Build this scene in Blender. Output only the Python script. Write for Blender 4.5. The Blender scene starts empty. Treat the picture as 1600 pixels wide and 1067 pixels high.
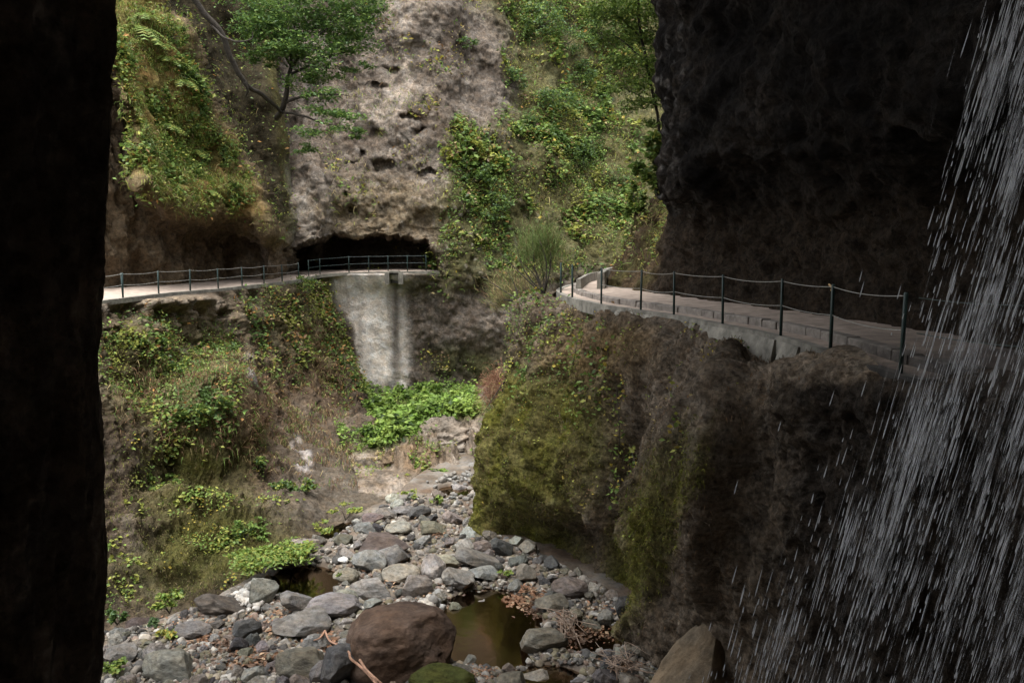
import bpy, math
import numpy as np
from mathutils import Vector

# ------------------------------------------------------------------ camera, sky, sun, exposure
S = bpy.context.scene
COL = S.collection
PITCH = math.radians(6.76)
FPX = 1244.0
CAM = np.array([0.0, 0.0, 1.6])
cam_d = bpy.data.cameras.new("camera"); cam_d.lens = 28.0; cam_d.sensor_width = 36.0
cam_d.clip_start = 0.05; cam_d.clip_end = 2000.0
cam = bpy.data.objects.new("camera", cam_d); COL.objects.link(cam)
cam.location = CAM; cam.rotation_euler = (math.pi / 2 - PITCH, 0, 0)
S.camera = cam

SUN_DIR = np.array([-0.13, -0.27, 0.95]); SUN_DIR /= np.linalg.norm(SUN_DIR)
W = bpy.data.worlds.new("World"); S.world = W; W.use_nodes = True
wn = W.node_tree
sky = wn.nodes.new("ShaderNodeTexSky"); sky.sky_type = 'NISHITA'; sky.sun_disc = False
sky.sun_elevation = math.asin(SUN_DIR[2]); sky.sun_rotation = math.atan2(SUN_DIR[0], SUN_DIR[1])
sky.dust_density = 4.0; sky.air_density = 1.0; sky.ozone_density = 1.0
hs = wn.nodes.new("ShaderNodeHueSaturation"); hs.inputs["Saturation"].default_value = 0.2   # hazy, near-white overcast
bg = wn.nodes["Background"]; bg.inputs["Strength"].default_value = 0.15
wn.links.new(sky.outputs[0], hs.inputs["Color"]); wn.links.new(hs.outputs[0], bg.inputs["Color"])
sun_d = bpy.data.lights.new("sun", 'SUN'); sun_d.energy = 1.1; sun_d.angle = math.radians(32); sun_d.color = (1.0, 0.98, 0.95)
sun = bpy.data.objects.new("sun", sun_d); COL.objects.link(sun)
sun.rotation_euler = Vector(SUN_DIR).to_track_quat('Z', 'Y').to_euler()
S.view_settings.view_transform = 'Standard'; S.view_settings.look = 'None'
S.view_settings.gamma = 1.0; S.view_settings.use_curve_mapping = False
S.view_settings.exposure = 1.8
S.cycles.use_denoising = True
S.cycles.max_bounces = 6; S.cycles.diffuse_bounces = 4; S.cycles.transparent_max_bounces = 16
S.cycles.caustics_reflective = False; S.cycles.caustics_refractive = False

rng = np.random.default_rng(7)

# ------------------------------------------------------------------ pixel <-> world (photograph's 1600x1067 grid, used to survey positions)
cp, sp = math.cos(PITCH), math.sin(PITCH)
def ray(px, py):
    xc = (np.asarray(px, float) - 800) / FPX; yc = -(np.asarray(py, float) - 533.5) / FPX
    return np.stack(np.broadcast_arrays(xc, cp + sp * yc, -sp + cp * yc), -1)
def P(px, py, d):
    r = ray(px, py); return CAM + r * (np.asarray(d, float) / r[..., 1])[..., None]
def Pz(px, py, z):
    r = ray(px, py); return CAM + r * ((np.asarray(z, float) - CAM[2]) / r[..., 2])[..., None]
def proj(p):
    q = p - CAM
    f = np.maximum(q[..., 1] * cp - q[..., 2] * sp, 0.05); u = q[..., 1] * sp + q[..., 2] * cp
    return 800 + FPX * q[..., 0] / f, 533.5 - FPX * u / f

# ------------------------------------------------------------------ numpy noise
_G = np.array([[1,1,0],[-1,1,0],[1,-1,0],[-1,-1,0],[1,0,1],[-1,0,1],[1,0,-1],[-1,0,-1],
               [0,1,1],[0,-1,1],[0,1,-1],[0,-1,-1],[1,1,0],[-1,1,0],[0,-1,1],[0,-1,-1]], np.float32)
def _h(x, y, z, s):
    h = (x.astype(np.uint32) * np.uint32(374761393) + y.astype(np.uint32) * np.uint32(668265263)
         + z.astype(np.uint32) * np.uint32(2147483647) + np.uint32(s * 974634777 & 0xffffffff))
    h = (h ^ (h >> np.uint32(13))) * np.uint32(1274126177)
    h = (h ^ (h >> np.uint32(16))) * np.uint32(2246822519)
    return h ^ (h >> np.uint32(15))
def perlin(p, s=0):
    i = np.floor(p).astype(np.int64); f = (p - i).astype(np.float32)
    w = f * f * f * (f * (f * 6 - 15) + 10)
    out = 0
    for dx in (0, 1):
        for dy in (0, 1):
            for dz in (0, 1):
                g = _G[_h(i[..., 0] + dx, i[..., 1] + dy, i[..., 2] + dz, s) & np.uint32(15)]
                dot = g[..., 0] * (f[..., 0] - dx) + g[..., 1] * (f[..., 1] - dy) + g[..., 2] * (f[..., 2] - dz)
                wt = (w[..., 0] if dx else 1 - w[..., 0]) * (w[..., 1] if dy else 1 - w[..., 1]) * (w[..., 2] if dz else 1 - w[..., 2])
                out = out + wt * dot
    return out
def fbm(p, freq=1.0, octv=5, gain=0.5, s=0, ridged=False, stretch=(1, 1, 1)):
    q = np.asarray(p, float) * np.array(stretch) * freq; a = 1.0; o = 0; t = 0
    for k in range(octv):
        n = perlin(q + 17.3 * k, s + k)
        o = o + a * ((1 - 2 * np.abs(n)) - 0.5 if ridged else n); t += a
        a *= gain; q = q * 2.03
    return o / t * 1.6
def worley(p, freq=1.0, s=0):
    q = np.asarray(p, float) * freq; i = np.floor(q).astype(np.int64); best = np.full(q.shape[:-1], 9.0)
    for dx in (-1, 0, 1):
        for dy in (-1, 0, 1):
            for dz in (-1, 0, 1):
                c = i + np.array([dx, dy, dz]); h = _h(c[..., 0], c[..., 1], c[..., 2], s)
                o = np.stack([(h & 1023) / 1023, ((h >> 10) & 1023) / 1023, ((h >> 20) & 1023) / 1023], -1)
                best = np.minimum(best, ((c + o - q) ** 2).sum(-1))
    return np.sqrt(best)
def ss(a, b, x):
    t = np.clip((x - a) / (b - a), 0, 1); return t * t * (3 - 2 * t)
def blob(px, py, cx, cy, rx, ry, ang=0, soft=0.5):
    c, s_ = math.cos(math.radians(ang)), math.sin(math.radians(ang))
    x = ((px - cx) * c + (py - cy) * s_) / rx; y = (-(px - cx) * s_ + (py - cy) * c) / ry
    return 1 - ss(1 - soft, 1 + soft, np.sqrt(x * x + y * y))
def mixc(col, c, m):
    return col * (1 - m[..., None]) + np.array(c, float) * m[..., None]

# ------------------------------------------------------------------ mesh helpers
def tag(o, label=None, cat=None, group=None, kind=None):
    for k, v in (("label", label), ("category", cat), ("group", group), ("kind", kind)):
        if v: o[k] = v
    return o
def mesh_data(name, V, F, col=None, smooth=True):
    V = np.asarray(V, np.float32).reshape(-1, 3)
    me = bpy.data.meshes.new(name)
    Fs = [np.asarray(f, np.int32) for f in (F if isinstance(F, list) else [F]) if len(f)]
    me.vertices.add(len(V)); me.vertices.foreach_set("co", V.ravel())
    nl = sum(f.size for f in Fs); npoly = sum(len(f) for f in Fs)
    me.loops.add(nl); me.loops.foreach_set("vertex_index", np.concatenate([f.ravel() for f in Fs]))
    tot = np.concatenate([np.full(len(f), f.shape[1], np.int32) for f in Fs])
    me.polygons.add(npoly); me.polygons.foreach_set("loop_start", np.concatenate([[0], np.cumsum(tot)[:-1]]).astype(np.int32))
    me.polygons.foreach_set("use_smooth", np.full(npoly, smooth))
    if col is not None:
        col = np.asarray(col); col = col.reshape(-1, col.shape[-1]); c = np.ones((len(V), 4), np.float32); c[:, :col.shape[1]] = np.clip(col, 0.002, 1)
        at = me.color_attributes.new("Col", 'FLOAT_COLOR', 'POINT'); at.data.foreach_set("color", c.ravel())
    me.update(); me.validate()
    return me
def link(name, me, mat=None, parent=None):
    o = bpy.data.objects.new(name, me); COL.objects.link(o)
    if mat is not None and me is not None and not len(me.materials): me.materials.append(mat)
    if parent is not None: o.parent = parent
    return o
def mk(name, V, F, mat, col=None, parent=None, smooth=True):
    if parent is not None: V = np.asarray(V, float).reshape(-1, 3) - np.array(parent.location)
    return link(name, mesh_data(name, V, F, col, smooth), mat, parent)
def empty(name, loc):
    o = bpy.data.objects.new(name, None); COL.objects.link(o); o.location = tuple(float(v) for v in loc)
    o.empty_display_size = 0.2; return o
def gridF(nv, nu):
    i = np.arange(nv * nu).reshape(nv, nu)
    return np.stack([i[:-1, :-1], i[1:, :-1], i[1:, 1:], i[:-1, 1:]], -1).reshape(-1, 4)
def tube_arr(pts, rad, n=7, cap=True):
    pts = np.asarray(pts, float); m = len(pts); rad = np.broadcast_to(rad, m)
    t = np.gradient(pts, axis=0); t /= np.linalg.norm(t, axis=1, keepdims=True) + 1e-9
    ref = np.array([0.31, 0.95, 0.05]) if abs(t[:, 2]).mean() > 0.6 else np.array([0, 0, 1.0])
    a = np.cross(t, ref); a /= np.linalg.norm(a, axis=1, keepdims=True) + 1e-9; b = np.cross(t, a)
    th = np.linspace(0, 2 * math.pi, n, endpoint=False)
    V = pts[:, None] + rad[:, None, None] * (np.cos(th)[None, :, None] * a[:, None] + np.sin(th)[None, :, None] * b[:, None])
    i = np.arange(m * n).reshape(m, n); j = np.roll(i, -1, axis=1)
    F = np.stack([i[:-1], j[:-1], j[1:], i[1:]], -1).reshape(-1, 4)
    V = V.reshape(-1, 3)
    if cap:
        V = np.vstack([V, pts[:1], pts[-1:]]); k = m * n
        c0 = np.stack([j[0], i[0], np.full(n, k), np.full(n, k)], -1); c1 = np.stack([i[-1], j[-1], np.full(n, k + 1), np.full(n, k + 1)], -1)
        T = np.vstack([c0[:, :3], c1[:, :3]])
        return V, F, T
    return V, F, np.zeros((0, 3), int)
def tubes(name, lst, mat, parent=None, col=None, n=7):
    Vs, Fq, Ft, o = [], [], [], 0
    for pts, r in lst:
        v, q, t = tube_arr(pts, r, n); Vs.append(v); Fq.append(q + o); Ft.append(t + o); o += len(v)
    V = np.vstack(Vs)
    c = None if col is None else np.tile(np.array(col, float), (len(V), 1))
    return mk(name, V, [np.vstack(Fq), np.vstack(Ft)], mat, c, parent)
def box_arr(c, ax, ay, az):
    """box from centre and three half-axis vectors, corners slightly chamfered by taking 24 verts"""
    c, ax, ay, az = (np.asarray(v, float) for v in (c, ax, ay, az))
    s = np.array([[-1,-1,-1],[1,-1,-1],[1,1,-1],[-1,1,-1],[-1,-1,1],[1,-1,1],[1,1,1],[-1,1,1]], float)
    V = c + s[:, :1] * ax + s[:, 1:2] * ay + s[:, 2:] * az
    F = np.array([[0,3,2,1],[4,5,6,7],[0,1,5,4],[1,2,6,5],[2,3,7,6],[3,0,4,7]])
    return V, F
def catmull(Pn, n):
    """resample axis 0 of control array to n points"""
    m = len(Pn); t = np.linspace(0, m - 1, n); i = np.minimum(t.astype(int), m - 2); f = (t - i).reshape((-1,) + (1,) * (Pn.ndim - 1))
    g = lambda k: Pn[np.clip(k, 0, m - 1)]
    p0, p1, p2, p3 = g(i - 1), g(i), g(i + 1), g(i + 2)
    p0 = np.where((i == 0).reshape(f.shape), 2 * p1 - p2, p0); p3 = np.where((i == m - 2).reshape(f.shape), 2 * p2 - p1, p3)
    return 0.5 * (2 * p1 + (p2 - p0) * f + (2 * p0 - 5 * p1 + 4 * p2 - p3) * f ** 2 + (3 * p1 - p0 - 3 * p2 + p3) * f ** 3)
def net(ctrl, nv, nu):
    c = np.asarray(ctrl, float); c = catmull(c, nv); return catmull(c.transpose(1, 0, 2), nu).transpose(1, 0, 2)
def grid_normals(X, toward=CAM):
    n = np.cross(np.gradient(X, axis=1), np.gradient(X, axis=0)); n /= np.linalg.norm(n, axis=-1, keepdims=True) + 1e-9
    if toward is not None and (n * (toward - X)).sum(-1).mean() < 0: n = -n
    return n
class Surf:
    def __init__(s, X):
        s.X = X; s.N = grid_normals(X); s.px, s.py = proj(X)
        a = np.linalg.norm(np.cross(np.gradient(X, axis=1), np.gradient(X, axis=0)), axis=-1); s.area = a
    def pick(s, dens, n, image_uniform=True):
        w = np.maximum(dens, 0) * s.area
        if image_uniform: w = w / (s.X[..., 1] ** 2 + 1)
        w = w.ravel(); w = w / w.sum()
        k = rng.choice(w.size, n, p=w)
        X = s.X.reshape(-1, 3)[k]; N = s.N.reshape(-1, 3)[k]
        jit = np.sqrt(s.area.ravel()[k])[:, None]
        return X + rng.normal(size=(n, 3)) * jit * 0.5, N

# ------------------------------------------------------------------ materials
def nd(t, typ, **kw):
    n = t.nodes.new(typ)
    for k, v in kw.items(): setattr(n, k, v)
    return n
def base_mat(name):
    m = bpy.data.materials.new(name); m.use_nodes = True; t = m.node_tree
    b = t.nodes["Principled BSDF"]; return m, t, b
def noise_node(t, scale, detail=6, rough=0.6, vec=None):
    n = nd(t, "ShaderNodeTexNoise"); n.inputs["Scale"].default_value = scale
    n.inputs["Detail"].default_value = detail; n.inputs["Roughness"].default_value = rough
    if vec is not None: t.links.new(vec, n.inputs["Vector"])
    return n
def ramp(t, src, stops):
    r = nd(t, "ShaderNodeValToRGB"); e = r.color_ramp.elements
    while len(e) < len(stops): e.new(0.5)
    for k, (p_, c) in enumerate(stops):
        e[k].position = p_; e[k].color = (c, c, c, 1) if not hasattr(c, "__len__") else (*c, 1)
    t.links.new(src, r.inputs[0]); return r
def mult(t, a, b, fac=1.0):
    m = nd(t, "ShaderNodeMix", data_type='RGBA', blend_type='MULTIPLY')
    if isinstance(fac, float): m.inputs[0].default_value = fac
    else: t.links.new(fac, m.inputs[0])
    t.links.new(a, m.inputs[6]); t.links.new(b, m.inputs[7]); return m.outputs[2]
def bump_chain(t, bsdf, vec, layers):
    prev = None
    for scale, strength, dist, rough in layers:
        n = noise_node(t, scale, 5, rough, vec); bp = nd(t, "ShaderNodeBump")
        bp.inputs["Strength"].default_value = strength; bp.inputs["Distance"].default_value = dist
        t.links.new(n.outputs[0], bp.inputs["Height"])
        if prev is not None: t.links.new(prev, bp.inputs["Normal"])
        prev = bp.outputs[0]
    t.links.new(prev, bsdf.inputs["Normal"])
def rock_mat(name, fine=9.0, contrast=0.6, rough=0.92, src="Col", bump=((3, .6, .12, .6), (14, .7, .04, .65)), pock=0.0, spec=.1):
    m, t, b = base_mat(name)
    tc = nd(t, "ShaderNodeTexCoord"); v = tc.outputs["Object"]
    grain = None
    if src == "Col": an = nd(t, "ShaderNodeAttribute", attribute_name="Col"); a = an.outputs["Color"]; grain = an.outputs["Alpha"]
    else:
        oi = nd(t, "ShaderNodeObjectInfo"); a = oi.outputs["Color"]
        ad = nd(t, "ShaderNodeVectorMath", operation='ADD'); t.links.new(v, ad.inputs[0])
        cx = nd(t, "ShaderNodeCombineXYZ"); mm = nd(t, "ShaderNodeMath", operation='MULTIPLY'); mm.inputs[1].default_value = 60
        t.links.new(oi.outputs["Random"], mm.inputs[0]); t.links.new(mm.outputs[0], cx.inputs[0]); t.links.new(cx.outputs[0], ad.inputs[1]); v = ad.outputs[0]
    n1 = noise_node(t, fine, 8, 0.7, v); r1 = ramp(t, n1.outputs[0], [(0.28, 1 - contrast), (0.5, 1.0), (0.74, 1 + contrast)])
    n2 = noise_node(t, fine * 0.17, 4, 0.6, v); r2 = ramp(t, n2.outputs[0], [(0.3, 1 - contrast * .5), (0.7, 1 + contrast * .5)])
    c = mult(t, mult(t, a, r1.outputs[0], grain if grain is not None else 1.0), r2.outputs[0])
    # hue drift: warm / cool patches
    n3 = noise_node(t, fine * 0.4, 5, 0.6, v); r3 = ramp(t, n3.outputs[0], [(0.35, (1.08, 1.0, 0.9)), (0.65, (0.97, 1.0, 1.02))])
    c = mult(t, c, r3.outputs[0])
    if pock:
        vo = nd(t, "ShaderNodeTexVoronoi"); vo.inputs["Scale"].default_value = pock; t.links.new(v, vo.inputs["Vector"])
        rp = ramp(t, vo.outputs["Color"], [(0.1, 0.75), (0.8, 1.2)]); c = mult(t, c, rp.outputs[0], grain if grain is not None else 1.0)
    t.links.new(c, b.inputs["Base Color"]); b.inputs["Roughness"].default_value = rough
    b.inputs["Specular IOR Level"].default_value = spec
    bump_chain(t, b, v, bump)
    return m
def leaf_mat(name, trans=0.35, rough=0.5):
    m, t, b = base_mat(name)
    a = nd(t, "ShaderNodeAttribute", attribute_name="Col").outputs["Color"]
    t.links.new(a, b.inputs["Base Color"]); b.inputs["Roughness"].default_value = rough; b.inputs["Specular IOR Level"].default_value = 0.3
    tr = nd(t, "ShaderNodeBsdfTranslucent"); t.links.new(a, tr.inputs[0])
    mx = nd(t, "ShaderNodeMixShader"); mx.inputs[0].default_value = trans
    t.links.new(b.outputs[0], mx.inputs[1]); t.links.new(tr.outputs[0], mx.inputs[2])
    t.links.new(mx.outputs[0], t.nodes["Material Output"].inputs[0]); return m
def plain_mat(name, color, rough=0.8, scale=8, contrast=0.3, metal=0.0, bump=0.3, bd=0.02, wet=False):
    m, t, b = base_mat(name)
    tc = nd(t, "ShaderNodeTexCoord"); v = tc.outputs["Object"]
    n1 = noise_node(t, scale, 7, 0.65, v)
    r = ramp(t, n1.outputs[0], [(0.3, tuple(c * (1 - contrast) for c in color)), (0.7, tuple(min(1, c * (1 + contrast)) for c in color))])
    if wet:                                  # painted shade: colour falls towards black near the fall, more than wetting would
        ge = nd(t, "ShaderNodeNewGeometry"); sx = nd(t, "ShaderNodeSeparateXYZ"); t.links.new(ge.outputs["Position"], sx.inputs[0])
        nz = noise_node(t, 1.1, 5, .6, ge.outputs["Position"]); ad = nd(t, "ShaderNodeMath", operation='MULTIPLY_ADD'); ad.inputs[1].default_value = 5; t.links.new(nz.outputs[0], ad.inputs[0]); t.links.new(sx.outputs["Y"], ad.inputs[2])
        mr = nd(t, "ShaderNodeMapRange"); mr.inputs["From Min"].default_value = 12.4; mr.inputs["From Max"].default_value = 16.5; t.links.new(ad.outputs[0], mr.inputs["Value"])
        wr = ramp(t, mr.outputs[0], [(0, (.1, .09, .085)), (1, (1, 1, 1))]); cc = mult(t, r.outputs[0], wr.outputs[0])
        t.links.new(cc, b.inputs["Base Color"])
    else: t.links.new(r.outputs[0], b.inputs["Base Color"])
    b.inputs["Roughness"].default_value = rough; b.inputs["Metallic"].default_value = metal
    bump_chain(t, b, v, [(scale * 4, bump, bd, 0.6)])
    return m
M_CLIFF = rock_mat("cliff_rock", 6.0, 0.6, bump=((2.2, .8, .3, .7), (8, .9, .12, .75)), pock=9)
M_BANK = rock_mat("bank_rock", 6.0, 0.7, bump=((3, .8, .2, .7), (11, .9, .08, .75)))
M_NEAR = rock_mat("near_rock", 10.0, 0.8, bump=((5, .9, .12, .75), (24, 1.0, .05, .8)), pock=14, spec=.06)
M_STONE = rock_mat("river_stone", 4.0, 0.6, 0.85, src="obj", bump=((2.5, .6, .12, .65), (12, .7, .03, .7)))
M_OUT = rock_mat("outcrop_rock", 3.0, 0.7, 0.9, src="obj", bump=((2.5, .8, .25, .7), (9, .9, .08, .75)))
M_GRAVEL = rock_mat("gravel", 7.0, 0.35, 0.9, bump=((12, .6, .03, .6),))
M_LEAF = leaf_mat("leaves")
M_GRASS = leaf_mat("grass", 0.3, 0.7)
M_DRY = leaf_mat("dry_leaves", 0.1, 0.8)
M_BARK = plain_mat("bark", (0.036, 0.029, 0.021), 0.95, 6, 0.5, bump=.8, bd=.05)
M_WALK = plain_mat("path_surface", (0.32, 0.255, 0.205), 0.9, 3.0, 0.42, bump=.5, wet=True)  # this and the next two carry painted shade near the fall
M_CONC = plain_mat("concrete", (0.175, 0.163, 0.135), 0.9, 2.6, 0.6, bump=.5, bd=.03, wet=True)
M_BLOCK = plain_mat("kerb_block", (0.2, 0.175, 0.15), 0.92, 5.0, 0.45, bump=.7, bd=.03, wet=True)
M_POST = plain_mat("green_paint", (0.012, 0.03, 0.026), 0.45, 9, 0.3, bump=.1)
M_CABLE = plain_mat("steel_cable", (0.34, 0.33, 0.3), 0.5, 30, 0.3, metal=0.5, bump=.2)
M_ROPE = plain_mat("rope", (0.4, 0.26, 0.12), 0.9, 40, 0.3)
M_WOOD = plain_mat("driftwood", (0.3, 0.17, 0.11), 0.9, 9, 0.4)

# ================================================================== LARGE STRUCTURE
# ---- back cliff: pixel-surveyed relief
def interp2(tab_px, tab_py, tab, px, py):
    cols = np.stack([np.interp(py.ravel(), tab_py, tab[:, j]) for j in range(tab.shape[1])], -1)
    j = np.clip(np.searchsorted(tab_px, px.ravel()) - 1, 0, len(tab_px) - 2)
    f = np.clip((px.ravel() - np.array(tab_px)[j]) / (np.array(tab_px)[j + 1] - np.array(tab_px)[j]), 0, 1); f = f * f * (3 - 2 * f)
    r = np.arange(len(j)); return (cols[r, j] * (1 - f) + cols[r, j + 1] * f).reshape(px.shape)
def cave_top(px): return np.interp(px, [440, 490, 520, 560, 600, 640, 668, 684], [392, 374, 367, 370, 366, 371, 377, 400])
def back_cliff():
    py = np.concatenate([np.linspace(-420, -20, 60), np.linspace(-17, 350, 165), np.linspace(352, 440, 80), np.linspace(442, 760, 120)])
    px = np.concatenate([np.linspace(250, 420, 40), np.linspace(422, 960, 250), np.linspace(962, 1200, 60)])
    PX, PY = np.meshgrid(px, py)
    tpx = [250, 440, 560, 690, 760, 840, 920, 1010, 1200]
    tpy = [-420, -150, 0, 130, 250, 372, 430, 520, 620, 760]
    T = np.array([[75, 72, 70, 70, 74, 80, 86, 90, 92],
                  [66, 63, 62, 62, 66, 71, 75, 78, 80],
                  [61, 59, 57.5, 58, 61, 65, 69, 71, 72],
                  [59, 57, 55.5, 56, 58.5, 62, 65, 67, 67],
                  [57, 55, 53.5, 54, 55.5, 58.5, 61, 62, 62],
                  [55, 53, 52.2, 52.6, 53.2, 55, 57, 57, 57],
                  [54, 51.2, 50.35, 50.9, 52.0, 53.5, 55, 55, 55],
                  [54, 51.0, 50.1, 50.9, 51.8, 52.4, 53, 53, 53],
                  [54, 50.5, 49.7, 50.6, 51.5, 51.5, 51.5, 51.5, 51.5],
                  [54, 50.5, 49.4, 50.2, 51, 51, 51, 51, 51]])
    D = interp2(tpx, tpy, T, PX, PY)
    X = P(PX, PY, D)
    big = fbm(X, 0.11, 4, s=3) * 2.2 * ss(470, 420, PY) + fbm(X, 0.11, 4, s=3) * 0.7 * (1 - ss(470, 420, PY)) * ss(640, 720, PX)
    D = D + big
    # near buttress between the leaning cliff and the cave
    D = D - 2.6 * blob(PX, PY, 470, 330, 48, 110, 0, 0.35) * ss(440, 400, PY)
    # ragged cave in which the path runs
    wob = fbm(np.stack([PX * 0.05, PY * 0.03, PX * 0], -1), 1.0, 4, s=5) * 7
    top = cave_top(PX) + wob
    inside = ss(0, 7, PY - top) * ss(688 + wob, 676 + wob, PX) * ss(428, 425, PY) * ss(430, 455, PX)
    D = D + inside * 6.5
    pit = 0
    for cx, cy, rx, ry in ((567, 245, 7, 7), (592, 262, 10, 9), (608, 256, 7, 6), (556, 256, 8, 4), (541, 306, 6, 5), (552, 328, 5, 5), (640, 185, 12, 5), (655, 205, 12, 5), (610, 110, 16, 6), (590, 135, 14, 4), (668, 270, 14, 3)):
        pit = pit + blob(PX + wob, PY + wob, cx, cy, rx, ry, 0, .5)
    D = D + np.clip(pit, 0, 1) * .55
    X = P(PX, PY, D); N = grid_normals(X)
    rk = (1 - 0.8 * blob(PX, PY, 570, 515, 70, 120, -8, .3) * ss(420, 430, PY)) * (1 - .8 * np.exp(-((PY - 428) / 14) ** 2) * ss(690, 670, PX))
    dis = (fbm(X, 0.45, 6, .55, s=11) * 0.75 + fbm(X, 0.6, 4, .5, s=21, ridged=True, stretch=(1, 1, .45)) * 0.35 - np.clip(0.4 - worley(X, 1.5, 4), 0, 1) * 0.6 + fbm(X, 1.6, 4, .6, s=12) * .2 - np.clip(fbm(X, 1.1, 3, s=13, ridged=True), 0, 1) * .3) * .62 * rk * (1 - 0.6 * inside)
    X = X + N * dis[..., None]
    s = Surf(X); px, py = s.px, s.py
    wx = px + fbm(X, .35, 4, s=31) * 26; wy = py + fbm(X, .35, 4, s=32) * 26
    f = ss(-.5, .5, fbm(X, .25, 5, s=33)); g = ss(-.2, .5, fbm(X, 1.1, 4, s=34))
    c = np.zeros(X.shape) + np.array((.128, .104, .083)); c = mixc(c, (.195, .168, .142), f); c = mixc(c, (.07, .054, .042), g * .6)
    c = mixc(c, (.36, .31, .26), np.clip(blob(wx, wy, 600, 165, 75, 22, -25, .7) + blob(wx, wy, 640, 60, 10, 110, 3, .6) + .6 * blob(wx, wy, 625, 20, 40, 30), 0, 1) * .75)
    c = mixc(c, (.24, .19, .12), blob(wx, wy, 600, 335, 110, 50, 0, .5) * .6)
    veg = np.clip(ss(690, 730, wx + 0.15 * (wy - 200)) * ss(470, 400, wy) - blob(wx, wy, 745, 90, 50, 80, 0, .5) - .8 * blob(wx, wy, 760, 170, 42, 45, 0, .5), 0, 1)
    c = mixc(c, (.085, .085, .028), veg * .8)
    pale = ss(0, 14, wx - np.interp(py, [425, 500, 610], [490, 528, 556])) * ss(648, 622, px + (wx - px) * .3) * ss(422, 432, py) * ss(615, 590, wy)
    c = mixc(c, (.72, .67, .62), pale * .95 * (0.72 + .28 * ss(-.5, .3, fbm(X, 1.6, 5, s=40))))
    drip = fbm(np.stack([px * .03, py * .004, px * 0], -1), 1, 3, s=44) * 5
    stain = np.exp(-((px - 618 - drip * .6) / 7.5) ** 2) * ss(430, 445, py) * ss(640, 560, py)
    c = mixc(c, (.06, .05, .042), stain * .85)
    c = mixc(c, (.055, .06, .02), np.clip(blob(wx, wy, 735, 570, 60, 30, 10, .5) + blob(wx, wy, 770, 400, 40, 60, 0, .5) * .5 + blob(wx, wy, 640, 440, 26, 12, 0, .5) * .6, 0, 1) * .8)
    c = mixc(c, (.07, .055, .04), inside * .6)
    lich = ss(.33, .6, fbm(X, 1.8, 3, s=49)) * blob(px, py, 640, 330, 180, 170, 0, .6)
    c = mixc(c, (.34, .30, .26), lich * .6)
    tong = blob(px, py, 485, 330, 34, 90, 0, .35) * ss(.0, .4, fbm(X, .7, 4, s=46, stretch=(1, 1, .3)) + .2); c = mixc(c, (.30, .27, .235), tong * .75)
    streak = ss(.05, .6, fbm(X, .9, 4, .6, s=47, stretch=(1, 1, .1))) * (1 - veg); c = mixc(c, (.075, .06, .048), streak * .45 * (1 - .8 * pale))
    pl2 = ss(.1, .6, fbm(X, 1.3, 4, .6, s=48, stretch=(1, 1, .12))) * pale; c = mixc(c, (.30, .27, .24), pl2 * .6)
    c = np.concatenate([c * (1 - .2 * (1 - pale))[..., None], (1 - .8 * pale)[..., None]], -1)
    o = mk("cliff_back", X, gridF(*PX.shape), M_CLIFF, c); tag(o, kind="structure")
    s.veg = veg; return s
S_BACK = back_cliff()

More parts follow.
